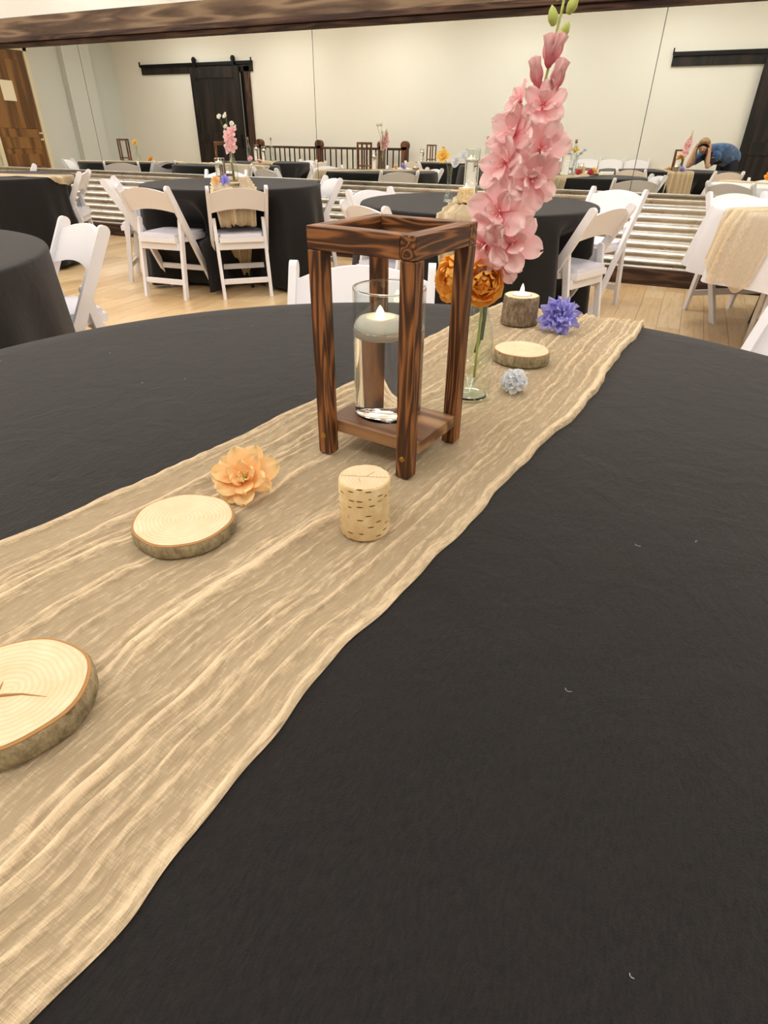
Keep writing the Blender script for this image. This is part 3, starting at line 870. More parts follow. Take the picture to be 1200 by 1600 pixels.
# ------------------------------------------------------------------ wooden lanterns
LANT = {}
def lantern(loc, rz, label, side=.138, H_=.272, hexhead=True, group=None):
    t = empty('wooden_lantern', loc, rz); tag(t, label, 'lantern', group)
    a = side / 2; p = .0185; q = a - p / 2
    if not LANT:
        def keep(nm, bm_, mt): o = obj(nm, bm_, mt); d = o.data; bpy.data.objects.remove(o); LANT[nm] = d
        keep('post', bx((0, 0, (H_ - .024) / 2), (p, p, H_ - .024), bev=.0009), 'stained_pine_z')
        keep('rail_x', bx((0, 0, 0), (side - .0185, .0185, .0235), bev=.0009), 'stained_pine_x')
        keep('rail_y', bx((0, 0, 0), (.0185, side - .0185, .0235), bev=.0009), 'stained_pine_y')
        keep('board', bx((0, 0, 0), (side - .0, side - 2 * p - .002, .0165), bev=.0009), 'board_wood')
        sb = bmesh.new(); lathe(sb, [(0, .0012), (.002, .0015), (.0036, .0008), (.0036, 0)], 12); keep('screw', sb, 'brass')
    def part(nm, key, l_, r_=None):
        o = bpy.data.objects.new(nm, LANT[key]); COL.objects.link(o); o.parent = t; o.location = l_
        if r_: o.rotation_euler = r_
        return o
    for sx_ in (-1, 1):
        for sy_ in (-1, 1): part('post', 'post', (sx_ * q, sy_ * q, 0))
    zt = H_ - .0118
    part('top_rail', 'rail_x', (-.00925, -q, zt)); part('top_rail', 'rail_x', (.00925, q, zt))
    part('top_rail', 'rail_y', (q, -.00925, zt)); part('top_rail', 'rail_y', (-q, .00925, zt))
    part('base_board', 'board', (0, 0, .034))
    for sx_ in (-1, 1): part('screw', 'screw', (sx_ * q, -a, .026), (pi / 2, 0, 0))
    return t
lantern((-.289, .649, ZT), radians(-8.2), 'dark stained wooden lantern frame on the near runner, open on all sides')

# ------------------------------------------------------------------ glass
def cyl_vase(loc, R, H_, label, wl, label_c, candle=True, group=None):
    t = empty('cylinder_vase', loc); tag(t, label, 'vase', group)
    w = .0022; b_ = bmesh.new()
    z0 = wl + .00005
    V_ = [(R - w, z0), (R, z0), (R, H_ - .001), (R - w / 2, H_), (R - w, H_ - .001), (R - w, z0)]
    lathe(b_, V_, 64); bmesh.ops.remove_doubles(b_, verts=b_.verts[:], dist=1e-6)
    smooth_auto(obj('glass', b_, 'thin_glass', t), 30)
    b_ = bmesh.new(); lathe(b_, [(R - w / 2 + .0014 * cos(a), H_ + .0014 * sin(a)) for a in np.linspace(0, 2 * pi, 9)], 64); bmesh.ops.remove_doubles(b_, verts=b_.verts[:], dist=1e-6)
    obj('rim', b_, 'clear_glass', t, True)
    b_ = bmesh.new()
    lathe(b_, [(0, 0), (R - .003, 0), (R - .001, .001), (R, .003), (R, wl), (R - w, wl), (R - w - .0015, wl - .0009), (0, wl - .0011)], 64)
    smooth_auto(obj('water', b_, 'water', t), 35)
    c = floating_candle((loc[0] - .0105 * (R / .0455), loc[1] - .004 * (R / .0455), loc[2] + wl - .012), min(.0325, R * .78), label_c) if candle else None
    return t
def flame(t, z, h, r):
    b_ = bmesh.new(); lathe(b_, [(0, 0), (r * .8, 0), (r, h * .25), (r * .85, h * .5), (r * .4, h * .82), (0, h)], 14)
    return obj('flame_tip', b_, 'flame_led', t, True, (0, 0, z))
def floating_candle(loc, R, label):
    t = empty('floating_candle', loc); tag(t, label, 'candle')
    b_ = bmesh.new(); lathe(b_, [(0, 0), (R * .7, 0), (R * .9, .003), (R, .010), (R * .97, .016), (R * .8, .0225), (R * .6, .0245), (R * .5, .0225), (R * .2, .021), (0, .021)], 40)
    obj('wax_body', b_, 'wax', t, True); flame(t, .0205, .017, .0058)
    return t
cyl_vase((-.2998, .6618, ZT + .0427), .0443, .158, 'tall clear glass cylinder vase of water standing inside the near lantern', .112, 'white floating candle with lit tip inside the near lantern vase')

def bottle(loc, label, prof, mt='green_glass', w=.0018, group=None, n=40):
    b_ = bmesh.new()
    inner = [(max(r - w, .0), z) for r, z in prof if z > .006][::-1]
    lathe(b_, [(0, 0)] + prof + inner + [(0, .006)], n)
    o = smooth_auto(obj('bottle', b_, 'thin_green_glass' if mt == 'green_glass' else 'thin_glass'), 50); o.location = loc
    bb_ = bmesh.new(); r0_ = prof[0][0] * .93; lathe(bb_, [(0, .0012), (r0_, .0012), (r0_ * 1.06, .003), (r0_ * 1.0, .0055), (0, .0048)], n)
    smooth_auto(obj('thick_base', bb_, mt, o), 40)
    return tag(o, label, 'bottle', group)
PB = [(.028, 0), (.0315, .002), (.032, .006), (.032, .07), (.031, .085), (.0255, .11), (.0175, .135), (.0145, .15), (.0142, .172), (.0155, .175), (.0155, .18)]
bottle((-.248, .8645, ZT), 'clear glass bottle vase behind the lantern holding pink and orange flowers', PB)

# ------------------------------------------------------------------ flowers
PET = {}
def petal_data(key, L, Wd, cup, curl, ruf, mt, p=.8, seed=0, tip=0., nl=8, nw=6, notch=0.):
    if key in PET: return PET[key]
    rg = random.Random(seed); ph = rg.uniform(0, 6.28)
    V = []; T = []; Fc = []
    for i in range(nl + 1):
        t = i / nl
        wd = Wd * (.12 + .88 * min(1, t / .5) ** p) * sqrt(max(.02, 1 - max(0, (t - .55) / .45) ** 2.2)) if tip == 0 else Wd * (sin(pi * (t ** p * .96 + .04)) ** (.9))
        wd = max(wd, Wd * .04)
        for j in range(nw + 1):
            s = j / nw * 2 - 1
            y_ = L * t - notch * L * (1 - abs(s)) * t ** 6
            z_ = L * curl * t * t + cup * Wd * (s * s) * (.3 + .7 * t) + ruf * Wd * t * t * sin(3.5 * s * pi / 2 + ph + 4 * t)
            V.append((s * wd, y_, z_)); T.append(t)
    W_ = nw + 1
    for i in range(nl):
        for j in range(nw): Fc.append((i * W_ + j, i * W_ + j + 1, (i + 1) * W_ + j + 1, (i + 1) * W_ + j))
    me = bpy.data.meshes.new('petal'); me.from_pydata(V, [], Fc); me.update(); me.shade_smooth()
    a = me.attributes.new('t', 'FLOAT', 'POINT'); a.data.foreach_set('value', np.asarray(T, dtype=np.float32))
    me.materials.append(MATS[mt]); PET[key] = me
    return me
def put_petal(parent, me, az, el, sc=1, off=0, roll=0, z=0, name='petal'):
    o = bpy.data.objects.new(name, me); COL.objects.link(o); o.parent = parent
    M = Matrix.Translation((0, 0, z)) @ Matrix.Rotation(az, 4, 'Z') @ Matrix.Translation((0, off, 0)) @ Matrix.Rotation(el, 4, 'X') @ Matrix.Rotation(roll, 4, 'Y') @ Matrix.Scale(sc, 4)
    o.matrix_local = M
    return o
def look(d, roll=0):
    d = Vector(d).normalized(); return d.to_track_quat('Z', 'Y').to_matrix().to_4x4() @ Matrix.Rotation(roll, 4, 'Z')
def stamens(parent, n_, L, r_, mt, rg, spread=.5, name='stamens'):
    b_ = bmesh.new()
    for k in range(n_):
        a = rg.uniform(0, 6.28); s = rg.uniform(.1, spread)
        e = Vector((cos(a) * s, sin(a) * s, 1)).normalized() * L * rg.uniform(.7, 1)
        tube(b_, [(0, 0, 0), e * .6, e], [r_, r_, r_ * 1.8], 4)
    return obj(name, b_, mt, parent)

def blossom(parent, loc, d, sc, rg, keys, n_out, n_in, mt_c, st_mt, roll=0):
    cb = bmesh.new(); lathe(cb, [(0, -.006 * sc), (.003 * sc, -.004 * sc), (.0045 * sc, 0), (.003 * sc, .003 * sc), (0, .004 * sc)], 10)
    b_ = obj('blossom', cb, mt_c, parent, True)
    b_.matrix_local = Matrix.Translation(loc) @ look(d, roll)
    for k in range(n_out):
        put_petal(b_, rg.choice(keys), 2 * pi * k / n_out + rg.uniform(-.15, .15), radians(rg.uniform(2, 22)), sc * rg.uniform(.88, 1.08), .001, rg.uniform(-.3, .3))
    for k in range(n_in):
        put_petal(b_, rg.choice(keys), 2 * pi * (k + .5) / n_in + rg.uniform(-.2, .2), radians(rg.uniform(35, 62)), sc * rg.uniform(.55, .75), .001, rg.uniform(-.3, .3), .001)
    stamens(b_, 9, .017 * sc, .00045 * sc, st_mt, rg, .7)
    return b_
PK = [petal_data(('pk', i), .037, .0135, .35 - .1 * i, -.10 + .12 * i, .28, 'pink_petal', .95, i, nl=10, nw=8, notch=.08) for i in range(4)]
PBUD = [petal_data(('pb', i), .030, .0085, .9, .10, .05, 'pink_bud', .8, i, tip=1) for i in range(2)]

def pink_spike(loc_pts, blooms, buds, label, sc=1.0, small=False, nout=6, nin=3):
    base = Vector(loc_pts[0]); t = empty('pink_flower_spike', base); tag(t, label, 'flower')
    b_ = bmesh.new(); k = len(loc_pts)
    tube(b_, [Vector(p) - base for p in loc_pts], [.0024 * sc * (1 - .45 * i / k) for i in range(k)], 7); obj('stem', b_, 'pale_green', t, True)
    rg = random.Random(21)
    for (p, d, s) in blooms:
        b = blossom(t, Vector(p) - base, d, s * sc, rg, PK, nout, nin, 'pink_center', 'stamen_pink', rg.uniform(0, 6))
    for (p, d, s, mtk) in buds:
        d = Vector(d).normalized(); cb = bmesh.new()
        lathe(cb, [(0, -.004), (.003, -.003), (.0055, .002), (.0058, .006), (.0035, .012), (0, .016)], 10)
        o = obj('bud', cb, 'pale_green' if mtk == 'g' else 'pink_bud', t, True)
        o.matrix_local = Matrix.Translation(Vector(p) - base) @ look(d) @ Matrix.Scale(s, 4)
        if mtk != 'g':
            for k in range(5): put_petal(o, PBUD[k % 2], 2 * pi * k / 5 + .3, radians(72), 1.0, .002)
    return t
STALK = [(-.243, .866, .79), (-.2415, .864, .834), (-.24, .862, .91), (-.231, .862, .954), (-.213, .865, 1.02), (-.205, .867, 1.057), (-.199, .868, 1.114), (-.192, .87, 1.159), (-.187, .871, 1.202), (-.183, .872, 1.23), (-.181, .872, 1.255)]
TC_ = Vector((.27, -.94, .12))       # towards the room's near side
BL = [((-.188, .860, 1.143), (.22, -.9, .30), .80), ((-.216, .857, 1.148), (-.75, -.5, .45), .62), ((-.218, .856, 1.114), (-.45, -.8, .30), .92),
      ((-.183, .858, 1.098), (.45, -.85, .10), .98), ((-.226, .851, 1.082), (-.40, -.85, .20), .98), ((-.188, .855, 1.066), (.30, -.9, .0), .95),
      ((-.225, .846, 1.027), (.02, -.95, .15), 1.22), ((-.240, .846, .986), (-.25, -.9, .0), 1.15), ((-.205, .850, .990), (.45, -.85, .25), 1.10),
      ((-.219, .860, .962), (.25, -.75, -.55), .95), ((-.200, .886, 1.12), (.3, .9, .1), .9), ((-.215, .885, 1.04), (-.2, .95, .1), 1.1), ((-.23, .886, .985), (.2, .9, .1), 1.0)]
BU = [((-.189, .868, 1.183), (-.06, -.25, 1), .95, 'p'), ((-.186, .866, 1.186), (.42, -.2, 1), .9, 'p'), ((-.198, .866, 1.163), (-.25, -.35, 1), .95, 'p'), ((-.180, .868, 1.158), (.30, -.3, 1), 1.05, 'p'),
      ((-.190, .868, 1.222), (-.25, -.1, 1), 1.0, 'g'), ((-.178, .871, 1.210), (.45, -.1, 1), .9, 'g'), ((-.174, .872, 1.232), (.5, 0, 1), 1.0, 'g'), ((-.182, .872, 1.252), (0, 0, 1), 1.0, 'g'), ((-.189, .872, 1.244), (-.3, 0, 1), .8, 'g')]
pink_spike(STALK, BL, BU, 'tall pink flower spike with green bud tip, in the bottle behind the near lantern')

OR = [petal_data(('or', i), .023, .0140, .42, .16, .05, 'orange_petal', .6, i, nl=10, nw=10) for i in range(3)]
def ranunculus(loc, d, sc, stem_pts, label, seed):
    rg = random.Random(seed); base = Vector(loc)
    t = empty('orange_ranunculus', base); tag(t, label, 'flower')
    b_ = bmesh.new(); tube(b_, [Vector(p) - base for p in stem_pts], .0021 * sc, 7); obj('stem', b_, 'dark_stem', t, True)
    hb = bmesh.new(); lathe(hb, [(0, 0), (.006 * sc, .002 * sc), (.009 * sc, .009 * sc), (.006 * sc, .015 * sc), (0, .017 * sc)], 12)
    h_ = obj('flower_head', hb, 'orange_petal', t, True); h_.matrix_local = look(d)
    for ring, (n_, el, s, off) in enumerate(((6, 18, 1.0, .003), (6, 40, .95, .004), (6, 58, .88, .005), (5, 72, .78, .004), (5, 84, .62, .003))):
        for k in range(n_): put_petal(h_, rg.choice(OR), 2 * pi * (k + ring * .5) / n_ + rg.uniform(-.2, .2), radians(el + rg.uniform(-6, 6)), s * sc, off * sc, rg.uniform(-.15, .15))
    return t
ranunculus((-.272, .850, .938), (-.5, -.75, .05), 1.45, [(-.272, .850, .938), (-.260, .855, .949), (-.246, .860, .945), (-.238, .866, .92), (-.236, .868, .88), (-.244, .866, .83)], 'orange ranunculus bloom left of the rear lantern post', 31)
ranunculus((-.240, .852, .934), (.3, -.85, .2), 1.35, [(-.240, .848, .932), (-.237, .856, .934), (-.236, .862, .92), (-.235, .866, .89), (-.238, .869, .85)], 'orange ranunculus bloom half hidden behind the right lantern post', 32)

def open_flower(name, loc, d, label, keys, rings, mt_c, st, cat='flower', sc=1, seed=1, st_len=.012, group=None, nst=14):
    rg = random.Random(seed); t = empty(name, loc); tag(t, label, cat, group)
    hb = bmesh.new(); lathe(hb, [(0, -.006 * sc), (.004 * sc, -.003 * sc), (.005 * sc, .001 * sc), (0, .003 * sc)], 10)
    h_ = obj('flower_head', hb, mt_c, t, True); h_.matrix_local = look(d)
    for ri, (n_, el, s) in enumerate(rings):
        for k in range(n_): put_petal(h_, rg.choice(keys), 2 * pi * (k + .5 * ri) / n_ + rg.uniform(-.2, .2), radians(el + rg.uniform(-9, 9)), s * sc * rg.uniform(.9, 1.08), .001, rg.uniform(-.35, .35))
    if st: stamens(h_, nst, st_len * sc, .0004 * sc, st, rg, .8)
    return t
PE = [petal_data(('pe', i), .031, .0105, .3, .05 * i, .3, 'peach_petal', .85, i, notch=.06) for i in range(3)]
open_flower('peach_flower', (-.392, .464, ZT + .017), (.15, -.55, .8), 'peach silk flower beside the slice at mid-left of the near runner', PE, ((7, 4, 1.0), (6, 28, .9), (5, 50, .65)), 'stem_green', 'stamen_yellow', seed=5, sc=1.3)
VI = [petal_data(('vi', i), .034, .0105, .5, -.05 + .1 * i, .55, 'violet_petal', .8, i, tip=1) for i in range(3)]
open_flower('purple_flower', (-.193, 1.312, ZT + .026), (.05, -.75, .55), 'purple silk flower with ruffled pointed petals at the far end of the near runner', VI, ((10, -2, 1.12), (10, 20, 1.05), (9, 40, .92), (7, 58, .78), (5, 74, .6)), 'violet_petal', None, seed=6, sc=1.18)
PW = [petal_data(('pw', i), .010, .006, .3, .1, .25, 'powder_petal', .9, i) for i in range(2)]
def hydrangea(loc, R, label, n_=26, seed=8, key=PW, stemmed=True, name='powder_blue_hydrangea', sc=1, cat='flower'):
    rg = random.Random(seed); t = empty(name, loc); tag(t, label, cat)
    sb = bmesh.new(); tube(sb, [(0, .004, 0.003 - ZT * 0), (0, 0, R * .6)], .0022, 6); obj('stem', sb, 'stem_green', t)
    for k in range(n_):
        z = 1 - 1.55 * (k + .5) / n_; a = k * 2.39996; r_ = sqrt(max(0, 1 - z * z))
        d = Vector((r_ * cos(a), r_ * sin(a), z)); p = d * R * rg.uniform(.8, 1.0) + Vector((0, 0, R * .95))
        cb = bmesh.new(); lathe(cb, [(0, -.001), (.0012, 0), (0, .0012)], 6)
        f_ = obj('floret', cb, 'powder_petal' if key is PW else 'white_petal', t); f_.matrix_local = Matrix.Translation(p) @ look(d, rg.uniform(0, 6))
        for q in range(4): put_petal(f_, rg.choice(key), q * pi / 2, radians(rg.uniform(5, 40)), sc * rg.uniform(.85, 1.1))
    return t
hydrangea((-.190, .920, ZT), .0155, 'small powder blue hydrangea bloom in front of the far slice')

# ------------------------------------------------------------------ wood slices, logs, tealights
def wood_slice(loc, R, h, tilt, label, seed, ax=1.0, bark='grey_bark', rz=0):
    rg = random.Random(seed); ph = [rg.uniform(0, 6.28) for _ in range(3)]
    wob = lambda a: (1 + .025 * sin(2 * a + ph[0]) + .015 * sin(3 * a + ph[1]) + .01 * sin(7 * a + ph[2]))
    t = empty('wood_slice', loc, rz); t.rotation_euler = (tilt[0], tilt[1], rz); tag(t, label, 'wood slice')
    b_ = bmesh.new(); lathe(b_, [(R * .0, h), (R * .5, h), (R * .94, h), (R * .94, h - .003)], 56, wob=wob); obj('cut_face', b_, 'slice_face', t)
    b_ = bmesh.new(); lathe(b_, [(R * .938, h - .0006), (R * .985, h - .0008), (R * .988, h - .004)], 56, wob=wob); obj('inner_bark', b_, 'cambium', t)
    b_ = bmesh.new(); lathe(b_, [(0, 0), (R * .97, 0), (R * .995, .002), (R * 1.005, h * .5), (R, h - .003), (R * .98, h - .0012)], 56, wob=wob); obj('bark', b_, bark, t, True)
    return t
wood_slice((-.402, .370, ZT), .0515, .016, (0, 0), 'round birch slice beside the peach flower', 1)
wood_slice((-.357, .138, ZT), .0535, .0215, (0, 0), 'large birch slice cut off by the left edge', 2)
b_ = bmesh.new(); rg = random.Random(4)
cp = [(-.018, -.012), (-.006, -.010), (.002, -.004), (.012, .002), (.030, .008)]
tube(b_, [(x_, y_, .0215) for x_, y_ in cp], [.0003, .0009, .0014, .0008, .0002], 5)
tube(b_, [(-.010, .004, .0215), (-.006, -.002, .0215), (-.004, -.009, .0215)], [.0003, .0012, .0004], 5)
obj('heart_crack', b_, 'cambium', [o for o in COL.objects if o.get('label') == 'large birch slice cut off by the left edge'][0])
wood_slice((-.216, 1.078, ZT), .0505, .0215, (0, 0), 'pale birch slice behind the glass bottle', 3)
# upright birch log with a split across its top
t = empty('birch_log', (-.2325, .457, ZT), radians(20)); tag(t, 'short upright birch log with a split across its top, before the lantern', 'log')
b_ = bmesh.new(); lathe(b_, [(0, 0), (.0255, 0), (.0265, .002), (.0265, .0605), (.0255, .063), (.0245, .0632)], 48, wob=lambda a: 1 + .012 * sin(2 * a)); obj('bark', b_, 'birch_bark', t, True)
b_ = bmesh.new(); lathe(b_, [(0, .0632), (.0247, .0632), (.0247, .060)], 48, wob=lambda a: 1 + .012 * sin(2 * a)); obj('cut_face', b_, 'slice_face', t)
b_ = bmesh.new(); box(b_, (0, 0, .06325), (.048, .0005, .0004)); box(b_, (.006, .006, .06325), (.0005, .012, .0004), (0, 0, -.6)); box(b_, (-.004, -.008, .06325), (.0004, .010, .0004), (0, 0, .3)); obj('split', b_, 'cambium', t)
def stump_candle(loc, R, h, label, label_t, bark='brown_bark'):
    t = empty('log_candle_holder', loc); tag(t, label, 'candle holder')
    b_ = bmesh.new(); lathe(b_, [(0, 0), (R * 1.05, 0), (R * 1.06, .003), (R * 1.02, h * .3), (R, h * .8), (R * .985, h - .001), (R * .93, h)], 40, wob=lambda a: 1 + .02 * sin(3 * a + 1) + .012 * sin(8 * a)); obj('bark', b_, bark, t, True)
    b_ = bmesh.new(); lathe(b_, [(0, h - .003), (R * .56, h - .003), (R * .56, h), (R * .94, h)], 40, wob=lambda a: 1 + .02 * sin(3 * a + 1) + .012 * sin(8 * a)); obj('cut_face', b_, 'slice_face', t)
    tl = empty('tealight', (loc[0], loc[1], loc[2] + h - .0028)); tag(tl, label_t, 'candle')
    b_ = bmesh.new(); lathe(b_, [(0, 0), (R * .52, 0), (R * .52, .005), (R * .45, .0062), (0, .0056)], 28); obj('candle_cup', b_, 'tealight_white', tl, True)
    flame(tl, .0055, .021, .0045)
stump_candle((-.284, 1.332, ZT), .0385, .060, 'brown bark log candle holder beside the purple flower', 'lit white tealight in the brown bark log holder')

# ------------------------------------------------------------------ centrepieces on the other tables
def small_flower(name, loc, d, stem_to, keys, label, sc, seed, mt_c='stamen_yellow', n_=7):
    rg = random.Random(seed); base = Vector(loc); t = empty(name, base); tag(t, label, 'flower')
    b_ = bmesh.new(); tube(b_, [(0, 0, 0), (Vector(stem_to) - base) * .5 + Vector((0, 0, .01)), Vector(stem_to) - base], .0018, 5); obj('stem', b_, 'stem_green', t)
    hb = bmesh.new(); lathe(hb, [(0, -.004 * sc), (.006 * sc, 0), (.004 * sc, .006 * sc), (0, .007 * sc)], 8); h_ = obj('flower_head', hb, mt_c, t, True); h_.matrix_local = look(d)
    for k in range(n_): put_petal(h_, rg.choice(keys), 2 * pi * k / n_ + rg.uniform(-.2, .2), radians(rg.uniform(5, 40)), sc * rg.uniform(.9, 1.1))
    for k in range(max(3, n_ - 2)): put_petal(h_, rg.choice(keys), 2 * pi * (k + .5) / (n_ - 2), radians(rg.uniform(45, 75)), .75 * sc)
    return t
def loose(name, loc, keys, label, sc, seed, mt_c, d=(.1, -.4, .9)):
    return open_flower(name, loc, d, label, keys, ((7, 5, 1), (6, 35, .9), (5, 60, .7)), mt_c, None, seed=seed, sc=sc)
YE = [petal_data(('ye', i), .030, .0095, .3, .05, .2, 'yellow_petal', .85, i) for i in range(2)]
WH = [petal_data(('wh', i), .018, .008, .3, .1, .2, 'white_petal', .9, i) for i in range(2)]
RE = [petal_data(('re', i), .026, .011, .5, .2, .2, 'red_petal', .9, i) for i in range(2)]
PO = [petal_data(('po', i), .016, .008, .4, .1, .2, 'powder_petal', .9, i) for i in range(2)]
FLUTE = [(.028, 0), (.030, .003), (.030, .012), (.024, .03), (.016, .055), (.0125, .09), (.013, .13), (.016, .165), (.0175, .185)]
WINE = [(.034, 0), (.037, .003), (.037, .006), (.037, .17), (.034, .19), (.020, .215), (.0145, .23), (.0140, .29), (.0155, .295), (.0155, .305)]
def cork_bottle(loc, label, label_c):
    bottle(loc, label, WINE, 'clear_glass', n=28)
    cb = bmesh.new(); lathe(cb, [(0, 0), (.0115, 0), (.013, .035), (0, .035)], 14)
    o = obj('cork', cb, 'cambium', None, True); o.location = (loc[0], loc[1], loc[2] + .292); tag(o, label_c, 'cork')
ZB = TOPZ + .0175
# table with the pink and white flowers
lantern((-3.62, 4.60, ZB), radians(38), 'dark wooden lantern on the pink flower table')
cyl_vase((-3.56, 4.46, ZB), .042, .16, 'clear glass cylinder vase before the lantern on the pink flower table', .125, 'white floating candle in the vase on the pink flower table')
bottle((-3.44, 4.47, ZB), 'tall glass bottle holding pink and white flowers', [(r * 1.1, z * 1.25) for r, z in PB], n=28)
p0 = Vector((-3.44, 4.47, ZB + .2))
pink_spike([p0 + Vector((0, 0, -.12)), p0, p0 + Vector((.015, .0, .09)), p0 + Vector((.03, 0, .17))],
           [(p0 + Vector(q), d, 1.15) for q, d in (((-.01, -.02, .02), (-.4, -.9, .1)), ((.03, -.02, .04), (.6, -.8, 0)), ((-.012, -.02, .07), (-.5, -.8, .2)), ((.035, -.02, .085), (.4, -.9, .1)), ((.008, -.03, .115), (-.2, -.9, .3)), ((.035, -.01, .145), (.4, -.7, .5)))], [],
           'short pink flower spike standing on the table left of the lantern, below white blooms', nout=5, nin=2)
for i, (q, s) in enumerate((((-.075, 0, .235), 1.3), ((-.02, .01, .245), 1.5), ((.035, .0, .19), 1.3), ((-.015, -.01, .17), 1.2), ((.06, .01, .17), 1.0))):
    small_flower('white_blossom', p0 + Vector(q), (random.Random(i).uniform(-.5, .5), -.7, .6), p0 + Vector((.0, 0, .02)), WH, ['white blossom at far left above the pink spike', 'largest white blossom above the pink spike', 'white blossom right above the pink spike', 'lowest white blossom above the pink spike', 'small white blossom at far right above the pink spike'][i], s, 50 + i)
loose('purple_flower', (-3.30, 4.17, ZB + .022), VI, 'purple silk flower at the front of the pink flower table', 1.35, 61, 'violet_petal', (.5, -.8, .5))
loose('peach_flower', (-3.40, 4.19, ZB + .02), PE, 'peach silk flower left of the purple one on the pink flower table', 1.2, 62, 'stamen_yellow', (.3, -.8, .5))
wood_slice((-3.16, 4.10, ZB - .004), .04, .02, (0, 0), 'small wood slice at the front edge of the pink flower table', 5)
# table with yellow and blue flowers
bottle((-1.30, 3.70, ZB), 'fluted glass bud vase holding yellow and blue flowers', FLUTE, 'clear_glass', n=28)
p0 = Vector((-1.30, 3.70, ZB + .185))
small_flower('yellow_flower', p0 + Vector((-.035, -.01, .045)), (-.1, -.9, .3), p0 + Vector((0, 0, -.05)), YE, 'open yellow flower in the fluted bud vase', 1.6, 71)
for i, (q, s, lb_) in enumerate((((.035, 0, .015), 2.0, 'lower powder blue bloom in the fluted bud vase'), ((.075, .01, .05), 1.8, 'upper powder blue bloom in the fluted bud vase'))):
    small_flower('powder_blue_bloom', p0 + Vector(q), (.2, -.8, .3), p0 + Vector((.0, 0, -.03)), PO, lb_, s, 73 + i, 'powder_petal', 9)
cyl_vase((-1.33, 4.22, ZB), .047, .26, 'tall glass cylinder vase beside the corked bottle', .20, 'white floating candle in the tall vase beside the corked bottle')
cork_bottle((-1.245, 4.25, ZB), 'clear glass wine bottle beside the tall cylinder vase', 'brown cork in the wine bottle beside the tall cylinder vase')
bottle((-1.17, 4.17, ZB), 'small clear glass tumbler right of the corked bottle', [(.026, 0), (.028, .003), (.03, .02), (.034, .11)], 'clear_glass', n=28)
stump_candle((-1.22, 3.78, ZB - .002), .046, .075, 'pale birch log candle holder beside the fluted bud vase', 'tealight on the pale birch log beside the fluted bud vase', 'birch_bark')
loose('orange_flower', (-1.09, 3.62, ZB + .022), OR, 'orange silk flower seen just above the near lantern corner', 1.5, 81, 'orange_petal', (.3, -.8, .5))
loose('yellow_flower', (-1.07, 3.72, ZB + .025), YE, 'pale yellow silk flower behind the orange one above the lantern corner', 1.2, 82, 'stamen_yellow', (.3, -.6, .7))
loose('red_flower', (-1.14, 4.42, ZB + .022), RE, 'red silk flower on the far side of the yellow flower table', 1.5, 83, 'red_petal', (0, .7, .7))
loose('red_flower', (-1.03, 4.36, ZB + .022), RE, 'red silk flower right of its twin, seen in the mirror', 1.5, 84, 'red_petal', (.1, .7, .7))
wood_slice((-1.02, 4.12, ZB - .004), .05, .022, (0, 0), 'bark-edged wood slice behind the tall pink spike', 6, bark='brown_bark')
# farthest left table
loose('pink_flower', (-5.62, 3.92, ZB + .022), PK, 'pink silk flower at the left edge on the farthest left table', 1.3, 91, 'stamen_pink')
loose('yellow_flower', (-5.68, 3.80, ZB + .022), YE, 'yellow silk flower at the left edge on the farthest left table', 1.4, 92, 'stamen_yellow')
cork_bottle((-6.78, 2.55, ZB), 'leftmost corked wine bottle on the mirrored bottle table', 'cork in the leftmost bottle on the mirrored bottle table')
cork_bottle((-6.42, 2.42, ZB), 'right corked wine bottle on the mirrored bottle table', 'cork in the right bottle on the mirrored bottle table')
loose('pink_flower', (-6.62, 2.75, ZB + .022), PK, 'pink silk flower on the mirrored bottle table', 1.3, 93, 'stamen_pink', (0, .7, .7))
cyl_vase((-6.66, 2.50, ZB), .045, .22, 'glass cylinder vase between the mirrored bottles', .17, 'floating candle in the vase between the mirrored bottles')
cyl_vase((-6.50, 2.52, ZB), .042, .2, 'shorter glass cylinder vase left of the right mirrored bottle', .15, 'floating candle in the shorter vase by the right mirrored bottle')
# white cloth table
loose('orange_flower', (.62, 4.86, ZB + .05), OR, 'orange silk flower on the white cloth table, seen in the mirror', 2.2, 95, 'orange_petal', (-.2, .6, .7))
# mirrored tables
lantern((TF[0] - .35, TF[1] + .1, ZB), radians(10), 'dark wooden lantern on the mirrored table before the railing')
bottle((TF[0] - .12, TF[1] + .12, ZB), 'glass bottle with orange flower on the mirrored table before the railing', PB, n=24)
small_flower('orange_flower', (TF[0] - .10, TF[1] + .13, ZB + .21), (.2, .8, .4), (TF[0] - .12, TF[1] + .12, ZB + .1), OR, 'orange flower in the mirrored bottle before the railing', 1.7, 101, 'orange_petal')
cyl_vase((TF[0] - .5, TF[1] + .2, ZB), .042, .2, 'glass cylinder vase at the end of the mirrored table before the railing', .15, 'floating candle in the vase on the mirrored railing table')
lantern((TG[0] - .05, TG[1] + .05, ZB), radians(30), 'dark wooden lantern on the mirrored table before the pale left wall')
bottle((TG[0] + .2, TG[1] + .05, ZB), 'glass bottle with yellow flower on the mirrored table before the left wall', PB, n=24)
small_flower('yellow_flower', (TG[0] + .2, TG[1] + .06, ZB + .22), (.2, .8, .4), (TG[0] + .2, TG[1] + .05, ZB + .1), YE, 'yellow flower in the mirrored bottle before the left wall', 1.7, 102)
loose('orange_flower', (TG[0] + .48, TG[1] + .1, ZB + .022), OR, 'orange silk flower on the mirrored table before the left wall', 1.8, 103, 'orange_petal', (0, .6, .7))

